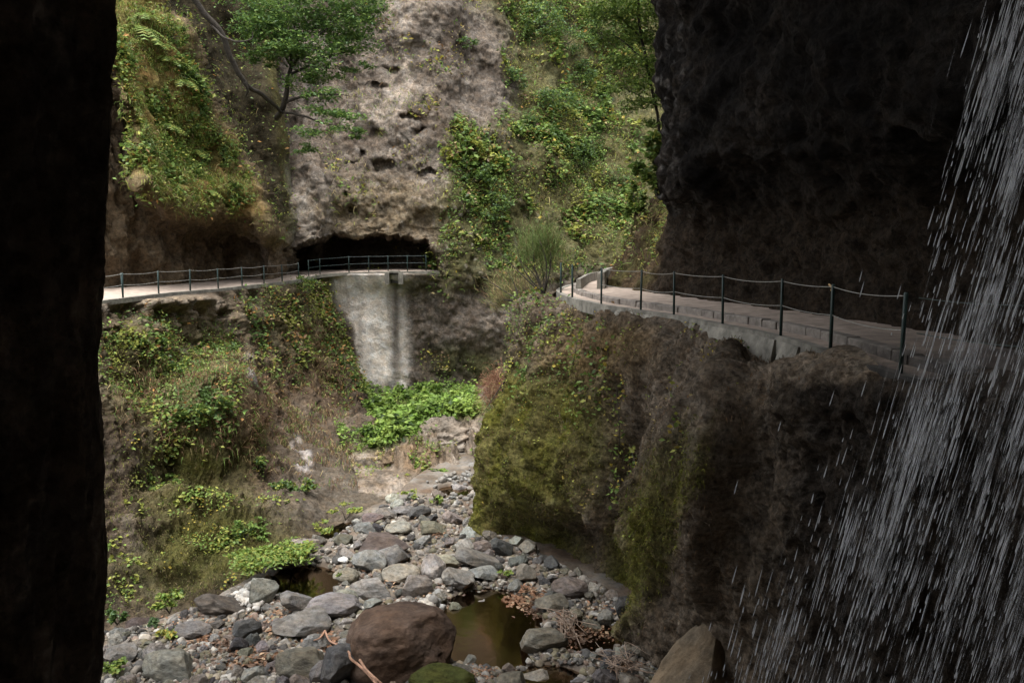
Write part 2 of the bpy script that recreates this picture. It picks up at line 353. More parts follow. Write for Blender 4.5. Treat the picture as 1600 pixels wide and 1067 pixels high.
# ---- leaning cliff above the far path, undercut at its foot
def left_cliff():
    nv, nu = 330, 215
    py = np.concatenate([np.linspace(-380, -12, 60), np.linspace(-9, 470, nv - 60)])
    sil = np.interp(py, [-380, 0, 100, 170, 230, 330, 400, 470], [440, 425, 432, 442, 452, 458, 456, 448])
    U = np.concatenate([np.linspace(0, 1, nu - 14), np.full(14, 1.0)]); back = np.concatenate([np.zeros(nu - 14), np.linspace(.06, 1, 14)])
    PX = 60 + (sil - 60)[:, None] * U[None]; PY = np.repeat(py[:, None], nu, 1)
    D = np.interp(PX, [60, 160, 230, 300, 380, 460], [29.5, 33, 36.5, 40, 44.5, 48.3])
    D = D + np.interp(PY, [-380, 0, 150, 300, 470], [15, 6.0, 2.5, 0, 0])
    wx = PX + fbm(np.stack([PX, PY, 0 * PX], -1) * .012, 1, 3, s=60) * 16
    lip = np.interp(wx, [60, 150, 172, 205, 222, 260, 330, 400, 440, 470], [20, 40, 85, 170, 280, 322, 330, 345, 372, 400])
    D = D + (3.2 + 1.6 * ss(260, 200, PX)) * ss(-4, 46, PY - lip) - 0.9 * ss(-90, -5, PY - lip) * ss(30, -4, PY - lip)
    crest = np.interp(PY, [-380, -20, 60, 150, 225, 300, 340, 470], [170, 232, 284, 322, 360, 398, 418, 436])
    D = D + 4.5 * ss(0, 34, wx - crest) - 2.0 * ss(50, 125, wx - crest) - .8 * np.exp(-((wx - crest + 14) / 26) ** 2) - 2.2 * np.exp(-((PX - sil[:, None] + 26) / 30) ** 2) * ss(60, 180, PY)
    X = P(PX, PY, D); X = X + back[None, :, None] * np.array([-3.5, 9, 0])
    N = grid_normals(X)
    dis = fbm(X, .35, 6, .55, s=61) * .8 + fbm(X, .8, 4, s=62, ridged=True, stretch=(1, 1, .5)) * .28
    rib = ss(15, 60, wx - crest)
    X = X + N * (dis * (1 - .65 * rib))[..., None] * (1 - .5 * back[None, :, None])
    s = Surf(X); px, py2 = s.px, s.py
    f = ss(-.4, .4, fbm(X, .4, 5, s=63)); rel = PY - lip
    c = np.zeros(X.shape) + np.array((.11, .08, .05)); c = mixc(c, (.17, .13, .08), f)
    slope = ss(8, -25, rel) * ss(12, -22, wx - crest)
    c = mixc(c, (.15, .13, .03), slope * .7); c = mixc(c, (.22, .13, .055), slope * ss(0, .5, fbm(X, .5, 4, s=64)) * .7)
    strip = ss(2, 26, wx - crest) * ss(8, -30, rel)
    c = mixc(c, (.027, .023, .013), strip * .95); c = mixc(c, (.075, .068, .024), strip * np.exp(-((PX - sil[:, None] + 8) / 9) ** 2) * .7)  # rib coloured near-black to stand for the tree's shade; mossy right edge
    low = ss(-5, 40, rel); c = mixc(c, (.10, .076, .052), low * .7)
    c = mixc(c, (.30, .25, .2), low * ss(330, 400, px) * ss(-.1, .5, fbm(X, .9, 4, s=66)) * .7)
    c = mixc(c, (.30, .29, .24), np.exp(-((PX - sil[:, None] + 4) / 5) ** 2) * .5 * ss(220, 300, PY))
    s.slope, s.strip, s.rel = slope * (1 - back[None]), strip * (1 - back[None]), rel
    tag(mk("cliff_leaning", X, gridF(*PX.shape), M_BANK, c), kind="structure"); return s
S_LEFT = left_cliff()

# ---- bank under the far path
def pix_net(rows): return np.array([[P(*q) for q in r] for r in rows])
def left_bank():
    cols = [[(60,482,28),(60,560,26),(60,640,24.5),(60,740,23),(60,850,21.8),(60,1040,19.2)],
            [(193,471,31.2),(190,540,30),(185,620,28.2),(180,720,25.6),(175,830,23),(165,1030,19.4)],
            [(300,460,36.7),(295,540,35),(290,620,32),(290,700,28.6),(285,800,25.2),(280,1015,19.9)],
            [(382,451,41.2),(385,530,39.8),(380,610,36.5),(378,680,31.6),(372,770,27.6),(350,972,21.0)],
            [(445,444,45.4),(455,520,44.2),(455,600,41.6),(455,690,36.4),(450,770,29.5),(432,926,22.9)],
            [(480,437,48.2),(498,500,47.5),(515,570,46),(530,650,42),(525,740,33),(512,868,25.8)],
            [(492,437,49.6),(520,500,49.2),(548,580,47.6),(575,660,42),(590,730,35),(590,826,28.2)],
            [(480,435,53),(510,490,53.5),(540,560,53.5),(575,640,50),(650,700,40),(705,818,28.8)]]
    C = pix_net(cols).transpose(1, 0, 2)
    X = net(C, 330, 330); N = grid_normals(X); px, py = proj(X)
    top = np.linspace(0, 1, 330)[:, None] ** .5 * np.ones_like(px); edge = ss(0, .22, top)
    bump = 1.7 * blob(px, py, 325, 640, 62, 55, 20, .6) - 1.3 * blob(px, py, 315, 730, 80, 34, 8, .6)
    bump = bump + .5 * blob(px, py, 262, 470, 40, 14) - .25 * blob(px, py, 228, 490, 50, 16, 15) - .8 * blob(px, py, 345, 492, 13, 7) - .6 * blob(px, py, 300, 487, 12, 6, 40) + .5 * blob(px, py, 270, 455, 20, 9)
    smooth = np.clip(blob(px, py, 560, 760, 130, 45, -20, .5) + .6 * blob(px, py, 470, 690, 60, 60, 0, .5), 0, 1)
    dis = bump + (fbm(X, .4, 6, .55, s=71) * .85 + fbm(X, .8, 4, s=72, ridged=True, stretch=(1, 1, .3)) * .5 + fbm(X, 2.2, 4, .6, s=77) * .15) * (1 - .65 * smooth) * (.25 + .75 * edge)
    dis = dis * (.15 + .85 * edge) * (1 - .6 * ss(.9, 1, top)) - .45 * blob(px, py, 240, 500, 110, 34, 10, .5) * ss(.0, .5, fbm(X, 1.3, 5, .6, s=73))
    X = X + N * dis[..., None]; s = Surf(X); px, py = s.px, s.py
    wx = px + fbm(X, .4, 4, s=74) * 22; wy = py + fbm(X, .4, 4, s=75) * 22
    f = ss(-.4, .4, fbm(X, .5, 5, s=76))
    c = np.zeros(X.shape) + np.array((.058, .044, .031)); c = mixc(c, (.10, .08, .06), f)
    c = mixc(c, (.22, .18, .14), np.clip(blob(wx, wy, 265, 485, 120, 32, 8, .5), 0, 1) * .7)
    c = mixc(c, (.12, .08, .05), np.clip(blob(wx, wy, 415, 660, 42, 75, 10, .6) + blob(wx, wy, 505, 600, 30, 80, 0, .5) * .6, 0, 1) * .75)
    c = mixc(c, (.115, .098, .078), np.clip(smooth, 0, 1) * .75)
    c = mixc(c, (.40, .37, .36), np.clip(blob(wx, wy, 392, 575, 9, 16) + blob(wx, wy, 476, 705, 7, 26, -30) + .6 * blob(wx, wy, 285, 545, 16, 8), 0, 1) * .8)
    moss = np.clip(blob(wx, wy, 310, 800, 85, 80, 20, .6) * .8 + blob(wx, wy, 300, 880, 130, 50, -10, .5) * .6 + blob(wx, wy, 320, 700, 75, 40, 0, .5) * .7 + blob(wx, wy, 400, 840, 60, 50, -20, .6) * .5, 0, 1)
    c = mixc(c, (.062, .062, .014), moss * .85)
    c = mixc(c, (.12, .11, .04), np.clip(blob(wx, wy, 270, 590, 100, 85, 25, .6) + blob(wx, wy, 470, 510, 90, 55, 20, .6) * .6, 0, 1) * .6)
    tag(mk("bank_left", X, gridF(330, 330), M_BANK, c), kind="structure"); return s
S_BANK = left_bank()

# ---- wall under the near path
RIGHT_EDGE = np.array([(6.9, 4.5), (5.9, 6.6), (5.3, 8.2), (4.80, 9.9), (4.82, 12.1), (4.72, 14.2), (4.27, 16.35), (3.75, 18.4), (3.13, 20.0), (2.42, 22.0), (1.84, 24.9), (1.62, 27.6), (1.72, 30.0), (2.3, 33), (3.4, 37), (5.2, 42), (8, 47)])
def right_wall():
    cols = [[(1000,436,45),(960,470,43),(930,560,41),(910,660,40),(890,760,39),(870,840,38)],
            [(893,448,33),(858,480,32),(840,560,31.5),(828,660,31),(818,760,30.5),(800,860,30)],
            [(864,463,28.6),(803,500,28),(792,590,27.5),(774,670,27),(754,760,26.7),(722,850,26.1)],
            [(905,475,24.6),(868,502,24.3),(850,590,24),(835,680,24),(815,780,24.2),(790,890,24.1)],
            [(994,489,20.1),(972,522,19.7),(953,610,19.7),(935,710,20),(915,820,20.8),(890,935,21.8)],
            [(1125,515,16.4),(1092,548,16.1),(1060,640,16.3),(1030,740,16.8),(1000,860,17.5),(960,1000,19.5)],
            [(1215,566,14),(1165,592,13.5),(1122,680,13.7),(1105,790,14.2),(1085,900,15),(1045,1100,17)],
            [(1322,543,11.95),(1266,590,11.35),(1240,700,11.8),(1220,820,12.4),(1200,960,13.5),(1180,1250,15)],
            [(1398,588,10.0),(1385,624,9.6),(1380,720,9.9),(1370,850,10.5),(1360,1000,11.5),(1340,1400,13)],
            [(1604,622,8.2),(1600,672,7.7),(1600,780,8.2),(1590,920,8.8),(1580,1100,9.8),(1560,1700,11)],
            [(2230,860,4.8),(2230,900,4.7),(2200,1000,5),(2200,1300,5.5),(2200,1800,6),(2200,2600,7)]]
    C = pix_net(cols).transpose(1, 0, 2)
    X = net(C, 400, 480); px, py = proj(X)
    n = grid_normals(X, None)
    if n[200, 200, 0] > 0: n = -n
    v = np.linspace(0, 1, 400)[:, None] * np.ones_like(px); edge = ss(0, .12, v)
    amp = np.clip(X[..., 1] / 20, .45, 1.2)
    bump = -1.5 * blob(px, py, 880, 872, 100, 46, 22, .6) - 1.0 * blob(px, py, 955, 905, 40, 60, 10, .6) - .75 * blob(px, py, 965, 770, 24, 170, 12, .6) + .55 * blob(px, py, 1040, 760, 34, 190, 14, .6) + .5 * blob(px, py, 840, 690, 60, 110, 10, .7) + .55 * blob(px, py, 1122, 740, 20, 190, 9, .5) - .2 * blob(px, py, 1170, 760, 30, 170, 9, .6)
    dis = bump + (fbm(X, .45, 6, .55, s=81) * .42 + fbm(X, 1.1, 4, s=82, ridged=True, stretch=(1, 1, .35)) * .2) * amp + fbm(X, 2.6, 4, .6, s=83) * .13 - np.clip(fbm(X, 1.3, 4, s=87, ridged=True, stretch=(1, 1, .7)), 0, 1) * .22 * amp
    w1 = worley(X * np.array([1, 1, .6]), .55, 21); w2 = worley(X, 1.5, 22)
    dis = dis + (.55 - w1) * .5 * amp + (.5 - w2) * .14 * amp            # blocky faces with recessed joints
    X = X + n * (dis * (.12 + .88 * edge))[..., None]
    X[..., 2] += .07 * blob(px, py, 1288, 575, 95, 34, -8, .6) + .25 * ss(1420, 1560, px) * ss(720, 640, py)
    s = Surf(X); px, py = s.px, s.py
    wx = px + fbm(X, .6, 4, s=84) * 24; wy = py + fbm(X, .6, 4, s=85) * 24
    f = ss(-.4, .4, fbm(X, .8, 5, s=86))
    c = np.zeros(X.shape) + np.array((.088, .069, .048)); c = mixc(c, (.15, .122, .094), f)
    c = mixc(c, (.14, .115, .09), ss(960, 1080, wx) * .7); dryt = blob(px, py, 1275, 572, 140, 26, -4, .5); c = mixc(c, (.03, .025, .021), ss(1140, 1290, wx) * .92 * (1 - dryt)); c = mixc(c, (.17, .14, .11), dryt * .8)  # wet rock colour deepened rightwards to stand for the overhang's shade
    moss = np.clip(ss(960, 800, wx + .25 * (wy - 700)) * ss(520, 620, wy) + blob(wx, wy, 1000, 840, 38, 150, 22, .6) + blob(wx, wy, 900, 700, 60, 90, 0, .7) * .55 + blob(wx, wy, 850, 870, 60, 40) * .7 + blob(wx, wy, 1060, 800, 16, 130, 20, .6) * .6, 0, 1)
    c = mixc(c, (.085, .085, .012), moss * (.55 + .4 * f))
    c = mixc(c, (.16, .11, .05), blob(wx, wy, 930, 545, 90, 40, 0, .6) * .6)
    c = mixc(c, (.21, .17, .13), np.clip(blob(wx, wy, 1240, 572, 90, 16, -6, .6) + blob(wx, wy, 1120, 800, 7, 120, 5, .6) * .5, 0, 1) * .7)
    s.moss = moss; s.U = np.linspace(0, 10, 480)[None] * np.ones_like(px)
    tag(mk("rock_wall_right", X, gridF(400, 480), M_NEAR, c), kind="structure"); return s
S_WALL = right_wall()

# ---- dark overhanging cliff behind the near path
def overhang_cliff():
    # footprint of the foot of the cliff (x, y), then (z, offset towards the gorge) going up
    base = [(10.5, -9), (10.2, 0), (9.2, 5), (7.9, 8.2), (7.0, 10.5), (6.75, 13.5), (6.3, 16.5), (5.75, 19), (5.1, 21.3), (4.65, 23.4), (4.1, 26), (3.55, 28.6), (3.9, 31.5), (5.8, 36), (9, 41), (12, 46)]
    upper = [2.5, 2.5, 2.3, 2.0, 1.7, 1.6, 1.5, 1.35, 1.0, .3, -1.3, -1.6, -1.8, -2, -2, -2]       # how far the upper mass leans over the path
    hang = [1] * 8 + [1, .9, .0, 0, 0, 0, 0, 0]
    rows = []
    for (x, y), u, h in zip(base, upper, hang):
        o = np.array([-.93, -.36]) if y < 29 else np.array([-.9, .3])
        prof = []
        for z, k in ((-1.0, .1), (.2, -.05), (1.2, -.2), (2.2, -.1), (2.9, .35), (3.35, .92), (4.2, 1.05), (5.6, 1.0), (7.2, 1.05), (9.2, 2.6), (11, 7.0), (14, 9.5), (19, 8.0), (25, 4)):  # unseen upper rows pushed out to shade the rock, less above the fall
            if h > .5: off = k * u if k <= 1.06 else (k - 1.05) * min(1, max(.25, (24 - y) / 5)) * (.1 if y < 9.5 else (.75 if y < 12 else 1)) + 1.05 * u
            else: off = -max(0, z) * (.42 if y < 30 else .5) + (.1 if z < 1 else 0)
            prof.append((x + o[0] * off, y + o[1] * off, z if h > .5 else z * (.75 if z > 3 else 1)))
        rows.append(prof)
    C = np.array(rows, float).transpose(1, 0, 2)
    X = net(C, 260, 460); N = grid_normals(X, np.array([-8., 16, 3]))
    amp = ss(-.6, .6, X[..., 2])
    dis = fbm(X, .5, 6, .55, s=91) * .5 + fbm(X, 1.7, 4, .55, s=92) * .22 - np.clip(.45 - worley(X, 2.2, 9), 0, 1) * .3 + fbm(X, 4, 3, s=96) * .06
    X = X + N * (dis * (.3 + .7 * amp))[..., None]
    s = Surf(X); f = ss(-.4, .4, fbm(X, .7, 5, s=93))
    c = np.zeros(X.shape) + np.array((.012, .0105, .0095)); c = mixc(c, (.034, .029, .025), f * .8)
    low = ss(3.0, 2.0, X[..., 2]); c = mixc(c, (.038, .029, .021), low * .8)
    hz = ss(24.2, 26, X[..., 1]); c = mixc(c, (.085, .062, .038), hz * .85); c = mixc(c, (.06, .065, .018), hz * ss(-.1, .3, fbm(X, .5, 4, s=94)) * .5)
    c = mixc(c, (.42, .40, .38), ss(.25, .5, fbm(X, 3.5, 3, s=95)) * ss(19, 22, X[..., 1]) * ss(25, 23, X[..., 1]) * ss(2, 3, X[..., 2]) * .2)
    s.hz = hz
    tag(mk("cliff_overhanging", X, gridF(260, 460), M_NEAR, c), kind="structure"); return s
S_OVER = overhang_cliff()

# ---- unseen shelter added for shade: roof, rear wall, ledge and the drop below it
def shelter():
    prof = [(8.0, 15), (7.6, 11), (7.0, 7.5), (6.4, 6.0), (4.5, 5.3), (1, 4.8), (-4, 4.4), (-8, 3.0), (-9, 1.2), (-8.6, 0), (-5, 0), (-1, 0), (1.6, -.02), (2.2, -.4), (2.6, -2), (2.9, -5), (3.4, -9.5)]
    xs = np.array([-14, -11, -8, -5, -2, 0, 4, 8, 12])
    ex = [3.5, 2.5, 1.8, 1.0, .4, -1.2, -3, -3, -3]  # lip drawn back on the right to light the fall
    C = np.array([[(x, y + (e if y > 0 and z > 4 else 0), z) for x, e in zip(xs, ex)] for y, z in prof], float)
    X = net(C, 150, 200); N = grid_normals(X, None)
    X = X + N * (fbm(X, .35, 5, s=101) * .45 * ss(.4, 1.5, np.abs(X[..., 2])))[..., None]
    c = np.zeros(X.shape) + np.array((.26, .22, .18)); c = mixc(c, (.36, .31, .26), ss(-.4, .4, fbm(X, .8, 4, s=102)))  # pale so that it bounces light onto the pillar
    tag(mk("unseen_shade_shelter", X, gridF(150, 200), M_NEAR, c), kind="structure")
shelter()
def pillar():
    sy = [-150, 0, 60, 130, 220, 300, 400, 480, 600, 690, 760, 830, 870, 930, 1000, 1067, 1250]
    sx = [186, 180, 175, 166, 163, 160, 158, 157, 155, 158, 161, 163, 168, 166, 161, 157, 150]
    C = np.array([[P(-520, y, 2.0), P(-250, y, 2.6), P(-60, y, 3.05), P(70, y, 3.35), P(s - 6, y, 3.7), P(s, y, 4.0), P(s - 8, y, 4.4), P(s - 60, y, 5.2), P(s - 260, y, 7.0)] for y, s in zip(sy, sx)])
    X = net(C, 420, 330); N = grid_normals(X, np.array([0., 3, 1]))
    px, py = proj(X)
    flute = fbm(X, 3.2, 5, .55, s=111, stretch=(1, 1, .16)) * .12 + fbm(X, 1.1, 3, s=112, stretch=(1, 1, .2)) * .12 + fbm(X, 9, 4, .6, s=113, stretch=(1, 1, .5)) * .03
    near = np.exp(-((px - np.interp(py, sy, sx)) / 14) ** 2)
    X = X + N * (flute * (1 - .5 * near))[..., None]
    c = np.zeros(X.shape) + np.array((.15, .12, .1)); c = mixc(c, (.34, .29, .25), ss(.1, .6, fbm(X, 5, 5, s=114, stretch=(1, 1, .4))))
    tag(mk("rock_pillar", X, gridF(420, 330), M_NEAR, c), kind="structure")
pillar()

# ---- stream bed
POOLS = [("main", (760, 984, 84, 62), "pool"), ("west", (478, 914, 56, 30), "pool"), ("far", (524, 834, 40, 9, -28), "pool"),
         ("east", (925, 1000, 52, 26), "pool"), ("south", (852, 1066, 62, 26), "pool"), ("top", (716, 768, 26, 10), "pool")]
WZ = -8.0
def pool_mask(x, y):
    p = np.stack([x, y, np.full_like(x, WZ)], -1); px, py = proj(p)
    w = fbm(p, .9, 3, s=121) * 6; m = 0
    for _, (cx, cy, rx, ry, *an), _n in POOLS: m = np.maximum(m, blob(px + w, py + w * .5, cx, cy, rx, ry, an[0] if an else 0, .2))
    return m
def bedz(x, y):
    x = np.asarray(x, float); y = np.asarray(y, float)
    p = np.stack([x, y, np.zeros_like(x)], -1)
    z = -7.86 + fbm(p, .35, 3, s=122) * .12 + .02 * np.maximum(0, y - 30)
    px, py = proj(np.stack([x, y, np.full_like(x, -7.86)], -1))
    under = ss(4, 40, np.interp(py, [700, 772, 806, 850, 880, 945, 975, 1000, 1100], [720, 620, 555, 490, 430, 320, 235, 130, 60]) - px)
    return z - 1.6 * under - .5 * pool_mask(x, y)
def stream_bed():
    x = np.linspace(-20, 11, 300); y = np.concatenate([np.linspace(2, 14, 20), np.linspace(14.2, 40, 300), np.linspace(40.5, 56, 20)])
    XX, YY = np.meshgrid(x, y); Z = bedz(XX, YY); X = np.stack([XX, YY, Z], -1)
    X[..., 2] += fbm(X, 2.2, 4, s=123) * .05
    s = Surf(X); f = ss(-.4, .4, fbm(X, .9, 4, s=124)); g = ss(.0, .5, fbm(X, .5, 4, s=125))
    c = np.zeros(X.shape) + np.array((.105, .087, .07)); c = mixc(c, (.16, .145, .128), f); c = mixc(c, (.12, .07, .04), g * .45)
    c = mixc(c, (.10, .052, .026), pool_mask(XX, YY) * .9)
    tag(mk("stream_bed", X, gridF(*XX.shape), M_GRAVEL, c), kind="structure"); return s
S_BED = stream_bed()
def water_mat():
    m, t, b = base_mat("pool_water"); t.nodes.remove(b)
    tr = nd(t, "ShaderNodeBsdfTransparent"); tr.inputs[0].default_value = (.9, .74, .54, 1)
    gl = nd(t, "ShaderNodeBsdfGlossy"); gl.inputs["Roughness"].default_value = .1; gl.inputs["Color"].default_value = (.42, .33, .24, 1)
    fr = nd(t, "ShaderNodeFresnel"); fr.inputs[0].default_value = 1.16
    tc = nd(t, "ShaderNodeTexCoord"); n = noise_node(t, 3.0, 2, .5, tc.outputs["Object"]); bp = nd(t, "ShaderNodeBump"); bp.inputs["Strength"].default_value = .12; bp.inputs["Distance"].default_value = .03
    t.links.new(n.outputs[0], bp.inputs["Height"]); t.links.new(bp.outputs[0], gl.inputs["Normal"]); t.links.new(bp.outputs[0], fr.inputs["Normal"])
    mx = nd(t, "ShaderNodeMixShader"); t.links.new(fr.outputs[0], mx.inputs[0]); t.links.new(tr.outputs[0], mx.inputs[1]); t.links.new(gl.outputs[0], mx.inputs[2])
    t.links.new(mx.outputs[0], t.nodes["Material Output"].inputs[0]); return m
M_WATER = water_mat()
for _, (cx, cy, rx, ry, *an), nm in POOLS:
    th = np.linspace(0, 2 * math.pi, 40, endpoint=False); kk = 1.22
    an = math.radians(an[0]) if an else 0.0; ex_, ey_ = rx * kk * np.cos(th), ry * kk * np.sin(th)
    ring = Pz(cx + ex_ * math.cos(an) - ey_ * math.sin(an), cy + ex_ * math.sin(an) + ey_ * math.cos(an), WZ)
    V = np.vstack([ring, ring.mean(0)]); i = np.arange(40)
    tag(mk("pool", V, np.stack([i, (i + 1) % 40, np.full(40, 40)], -1), M_WATER), kind="structure")

# ---- rock step and green terrace at the head of the stream bed
def terrace():
    rows = [[(480,590,55),(560,596,54.5),(640,596,54.5),(720,596,54),(800,600,52),(880,600,50)],
            [(500,630,46.5),(560,625,47),(630,620,48),(700,620,47.5),(790,630,45),(870,630,43)],
            [(520,668,41),(570,665,42),(630,652,43),(700,645,42.5),(770,648,41),(860,655,39)],
            [(535,700,37),(580,700,37.4),(632,676,38.4),(695,658,38.8),(765,660,38),(850,680,37)],
            [(550,728,34.2),(595,728,34.6),(645,712,35.6),(705,706,36.2),(760,712,35.4),(840,725,34)],
            [(560,760,31.6),(610,757,32),(660,752,32.6),(710,745,33.4),(765,748,33),(830,760,32)],
            [(560,790,30.5),(620,785,30.8),(670,785,31),(720,775,31.5),(780,775,31),(830,785,30.5)]]
    X = net(pix_net(rows), 190, 230); N = grid_normals(X); px, py = proj(X)
    knoll = np.clip(blob(px, py, 690, 695, 80, 45, 0, .4) + blob(px, py, 640, 715, 40, 25, 0, .4), 0, 1)
    dis = fbm(X, .5, 5, s=131) * .45 + fbm(X, .8, 4, s=132, ridged=True, stretch=(1.6, .5, 1.6)) * .75 * knoll + knoll * .5
    dis = dis - .7 * np.exp(-((px - 722 - .25 * (py - 700)) / 9) ** 2) * ss(660, 690, py)
    dis = dis * ss(780, 755, py) - .35 * ss(750, 785, py)
    X = X + N * dis[..., None]; s = Surf(X); px, py = s.px, s.py
    f = ss(-.3, .4, fbm(X, .9, 5, s=133)); c = np.zeros(X.shape) + np.array((.135, .108, .082)); c = mixc(c, (.225, .19, .155), f)
    c = mixc(c, (.16, .10, .05), blob(px, py, 650, 712, 35, 22) * .6)
    green = ss(8, -6, py - np.interp(px, [500, 560, 600, 640, 665, 700, 745, 800], [715, 705, 700, 682, 668, 655, 650, 640]))
    c = mixc(c, (.10, .12, .03), green * .8); s.green = green * ss(760, 735, px)
    tag(mk("rock_terrace", X, gridF(190, 230), M_BANK, c), kind="structure"); return s
S_TERR = terrace()

# ================================================================== PATHS, RAILINGS, CONCRETE
def resample(poly, step):
    poly = np.asarray(poly, float); poly = catmull(poly, len(poly) * 12)
    L = np.concatenate([[0], np.cumsum(np.linalg.norm(np.diff(poly, axis=0), axis=1))]); n = int(L[-1] / step) + 1
    t = np.linspace(0, L[-1], n); return np.stack([np.interp(t, L, poly[:, k]) for k in range(poly.shape[1])], -1)
def inward(poly, sgn):
    t = np.gradient(poly[:, :2], axis=0); t /= np.linalg.norm(t, axis=1, keepdims=True)
    return np.stack([t[:, 1] * sgn, -t[:, 0] * sgn, 0 * t[:, 0]], -1)
def sweep(name, line, inn, prof, mat, parent, wob=0.0, cap=True):
    """sweep an open (offset inward, z) profile along a line of 3-D points"""
    V = np.stack([line + inn * a + np.array([0, 0, b]) for a, b in prof], 1)
    if wob: V = V + fbm(V, 1.3, 3, s=141)[..., None] * wob * np.array([.5, .5, 1])
    m_ = len(prof); e0 = np.arange(m_)[None]; e1 = e0[:, ::-1] + (len(line) - 1) * m_
    return mk(name, V, [gridF(len(line), m_)] + ([e0, e1] if m_ > 2 and cap else []), mat, None, parent, smooth=False)

edgeR = resample(np.column_stack([RIGHT_EDGE, np.zeros(len(RIGHT_EDGE))]), .25); innR = inward(edgeR, 1)
if innR[len(innR) // 3, 0] < 0: innR = -innR
pathR = tag(empty("footpath", edgeR[40]), kind="structure")
kk_ = edgeR[:, 1] > 9.0
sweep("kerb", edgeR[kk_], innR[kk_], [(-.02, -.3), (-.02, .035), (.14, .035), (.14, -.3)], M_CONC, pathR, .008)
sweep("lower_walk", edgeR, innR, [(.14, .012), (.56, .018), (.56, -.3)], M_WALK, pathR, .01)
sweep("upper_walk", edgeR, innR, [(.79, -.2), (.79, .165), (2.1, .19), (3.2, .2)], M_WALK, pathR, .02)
# kerb blocks that carry the upper walk, one by one
bl = resample(edgeR[(edgeR[:, 1] > 8.5) & (edgeR[:, 1] < 33)], .5); bi = inward(bl, 1)
if bi[5, 0] < 0: bi = -bi
bv, bf = box_arr((0, 0, 0), (1, 0, 0), (0, 1, 0), (0, 0, 1))
for k in range(len(bl) - 1):
    a, b = bl[k] + bi[k] * .67, bl[k + 1] + bi[k + 1] * .67
    d = b - a; L = np.linalg.norm(d); d /= L; n = np.array([d[1], -d[0], 0]); j = rng.normal(size=3) * .012
    hgt = .095 + rng.normal() * .006; cx = (a + b) / 2 + np.array([0, 0, .075 + j[2] * .5]) + n * j[0]
    s0 = np.array([[-1,-1,-1],[1,-1,-1],[1,1,-1],[-1,1,-1],[-1,-1,.8],[1,-1,.8],[1,1,.8],[-1,1,.8],[-.95,-.88,1],[.95,-.88,1],[.95,.88,1],[-.95,.88,1]], float)
    s0 = s0 * (1 + rng.normal(size=s0.shape) * .03)
    V = cx + s0[:, :1] * d * (L / 2 - .014) + s0[:, 1:2] * n * .115 + s0[:, 2:] * np.array([0, 0, hgt])
    F = np.array([[0,3,2,1],[0,1,5,4],[1,2,6,5],[2,3,7,6],[3,0,4,7],[4,5,9,8],[5,6,10,9],[6,7,11,10],[7,4,8,11],[8,9,10,11]])
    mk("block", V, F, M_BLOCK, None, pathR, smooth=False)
# concrete retaining wall showing under the near path
sel = edgeR[(edgeR[:, 1] > 12.9) & (edgeR[:, 1] < 21)]; ii = inward(sel, 1); ii = ii if ii[3, 0] > 0 else -ii
depth = np.interp(sel[:, 1], [12.9, 13.6, 14.6, 16.4, 18.5, 21], [.75, .72, .62, .42, .3, .12])
rw = empty("retaining_wall", sel[0] - np.array([0, 0, .6])); tag(rw, "grey concrete retaining wall under the kerb of the railed near path", "wall")
for nm, y0, y1 in (("wall_panel", 12.9, 14.05), ("wall_panel", 14.08, 17.2), ("wall_panel", 17.23, 21)):
    m_ = (sel[:, 1] >= y0 - .15) & (sel[:, 1] <= y1); L_, I_, D_ = sel[m_], ii[m_], depth[m_]
    batter = .16 if y0 < 14 else .10
    V = np.stack([L_ + I_ * .05 + [0, 0, -.05], L_ - I_ * .055 + [0, 0, -.045], L_ - I_ * (.055 + batter * .5) - np.column_stack([0 * D_, 0 * D_, D_ * .5]), L_ - I_ * (.06 + batter) - np.column_stack([0 * D_, 0 * D_, D_ * 1.1]), L_ + I_ * .2 - np.column_stack([0 * D_, 0 * D_, D_ * 1.1])], 1)
    nL = len(L_); F = gridF(nL, 5); e0 = np.array([[0, 1, 2, 3, 4]]); e1 = e0[:, ::-1] + (nL - 1) * 5
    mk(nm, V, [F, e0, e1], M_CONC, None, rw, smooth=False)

# far path
LEFT_EDGE = np.array([P(*q) for q in [(20,490,26.5),(100,478,28.8),(193,467,31.3),(249,460,34.3),(300,455.5,36.8),(344,451.7,39.2),(382,447.5,41.3),(415,444,43.3),(445,440.8,45.5),(470,437,47.2),(490,432,48.6),(520,428,49.6),(560,426,50.1),(620,424.8,50.5),(665,424.2,50.8),(700,424,51.6)]])
edgeL = resample(LEFT_EDGE, .3); innL = inward(edgeL, 1); innL = -innL if innL[5, 0] > 0 else innL
pathL = tag(empty("footpath", edgeL[40]), kind="structure")
sweep("kerb", edgeL, innL, [(-.05, -.16), (-.05, .03), (.2, .03), (.2, -.16)], M_CONC, pathL, .012)
sweep("walk_surface", edgeL, innL, [(.2, .0), (1.0, .03), (2.2, .06), (4.5, .1)], M_WALK, pathL, .02)

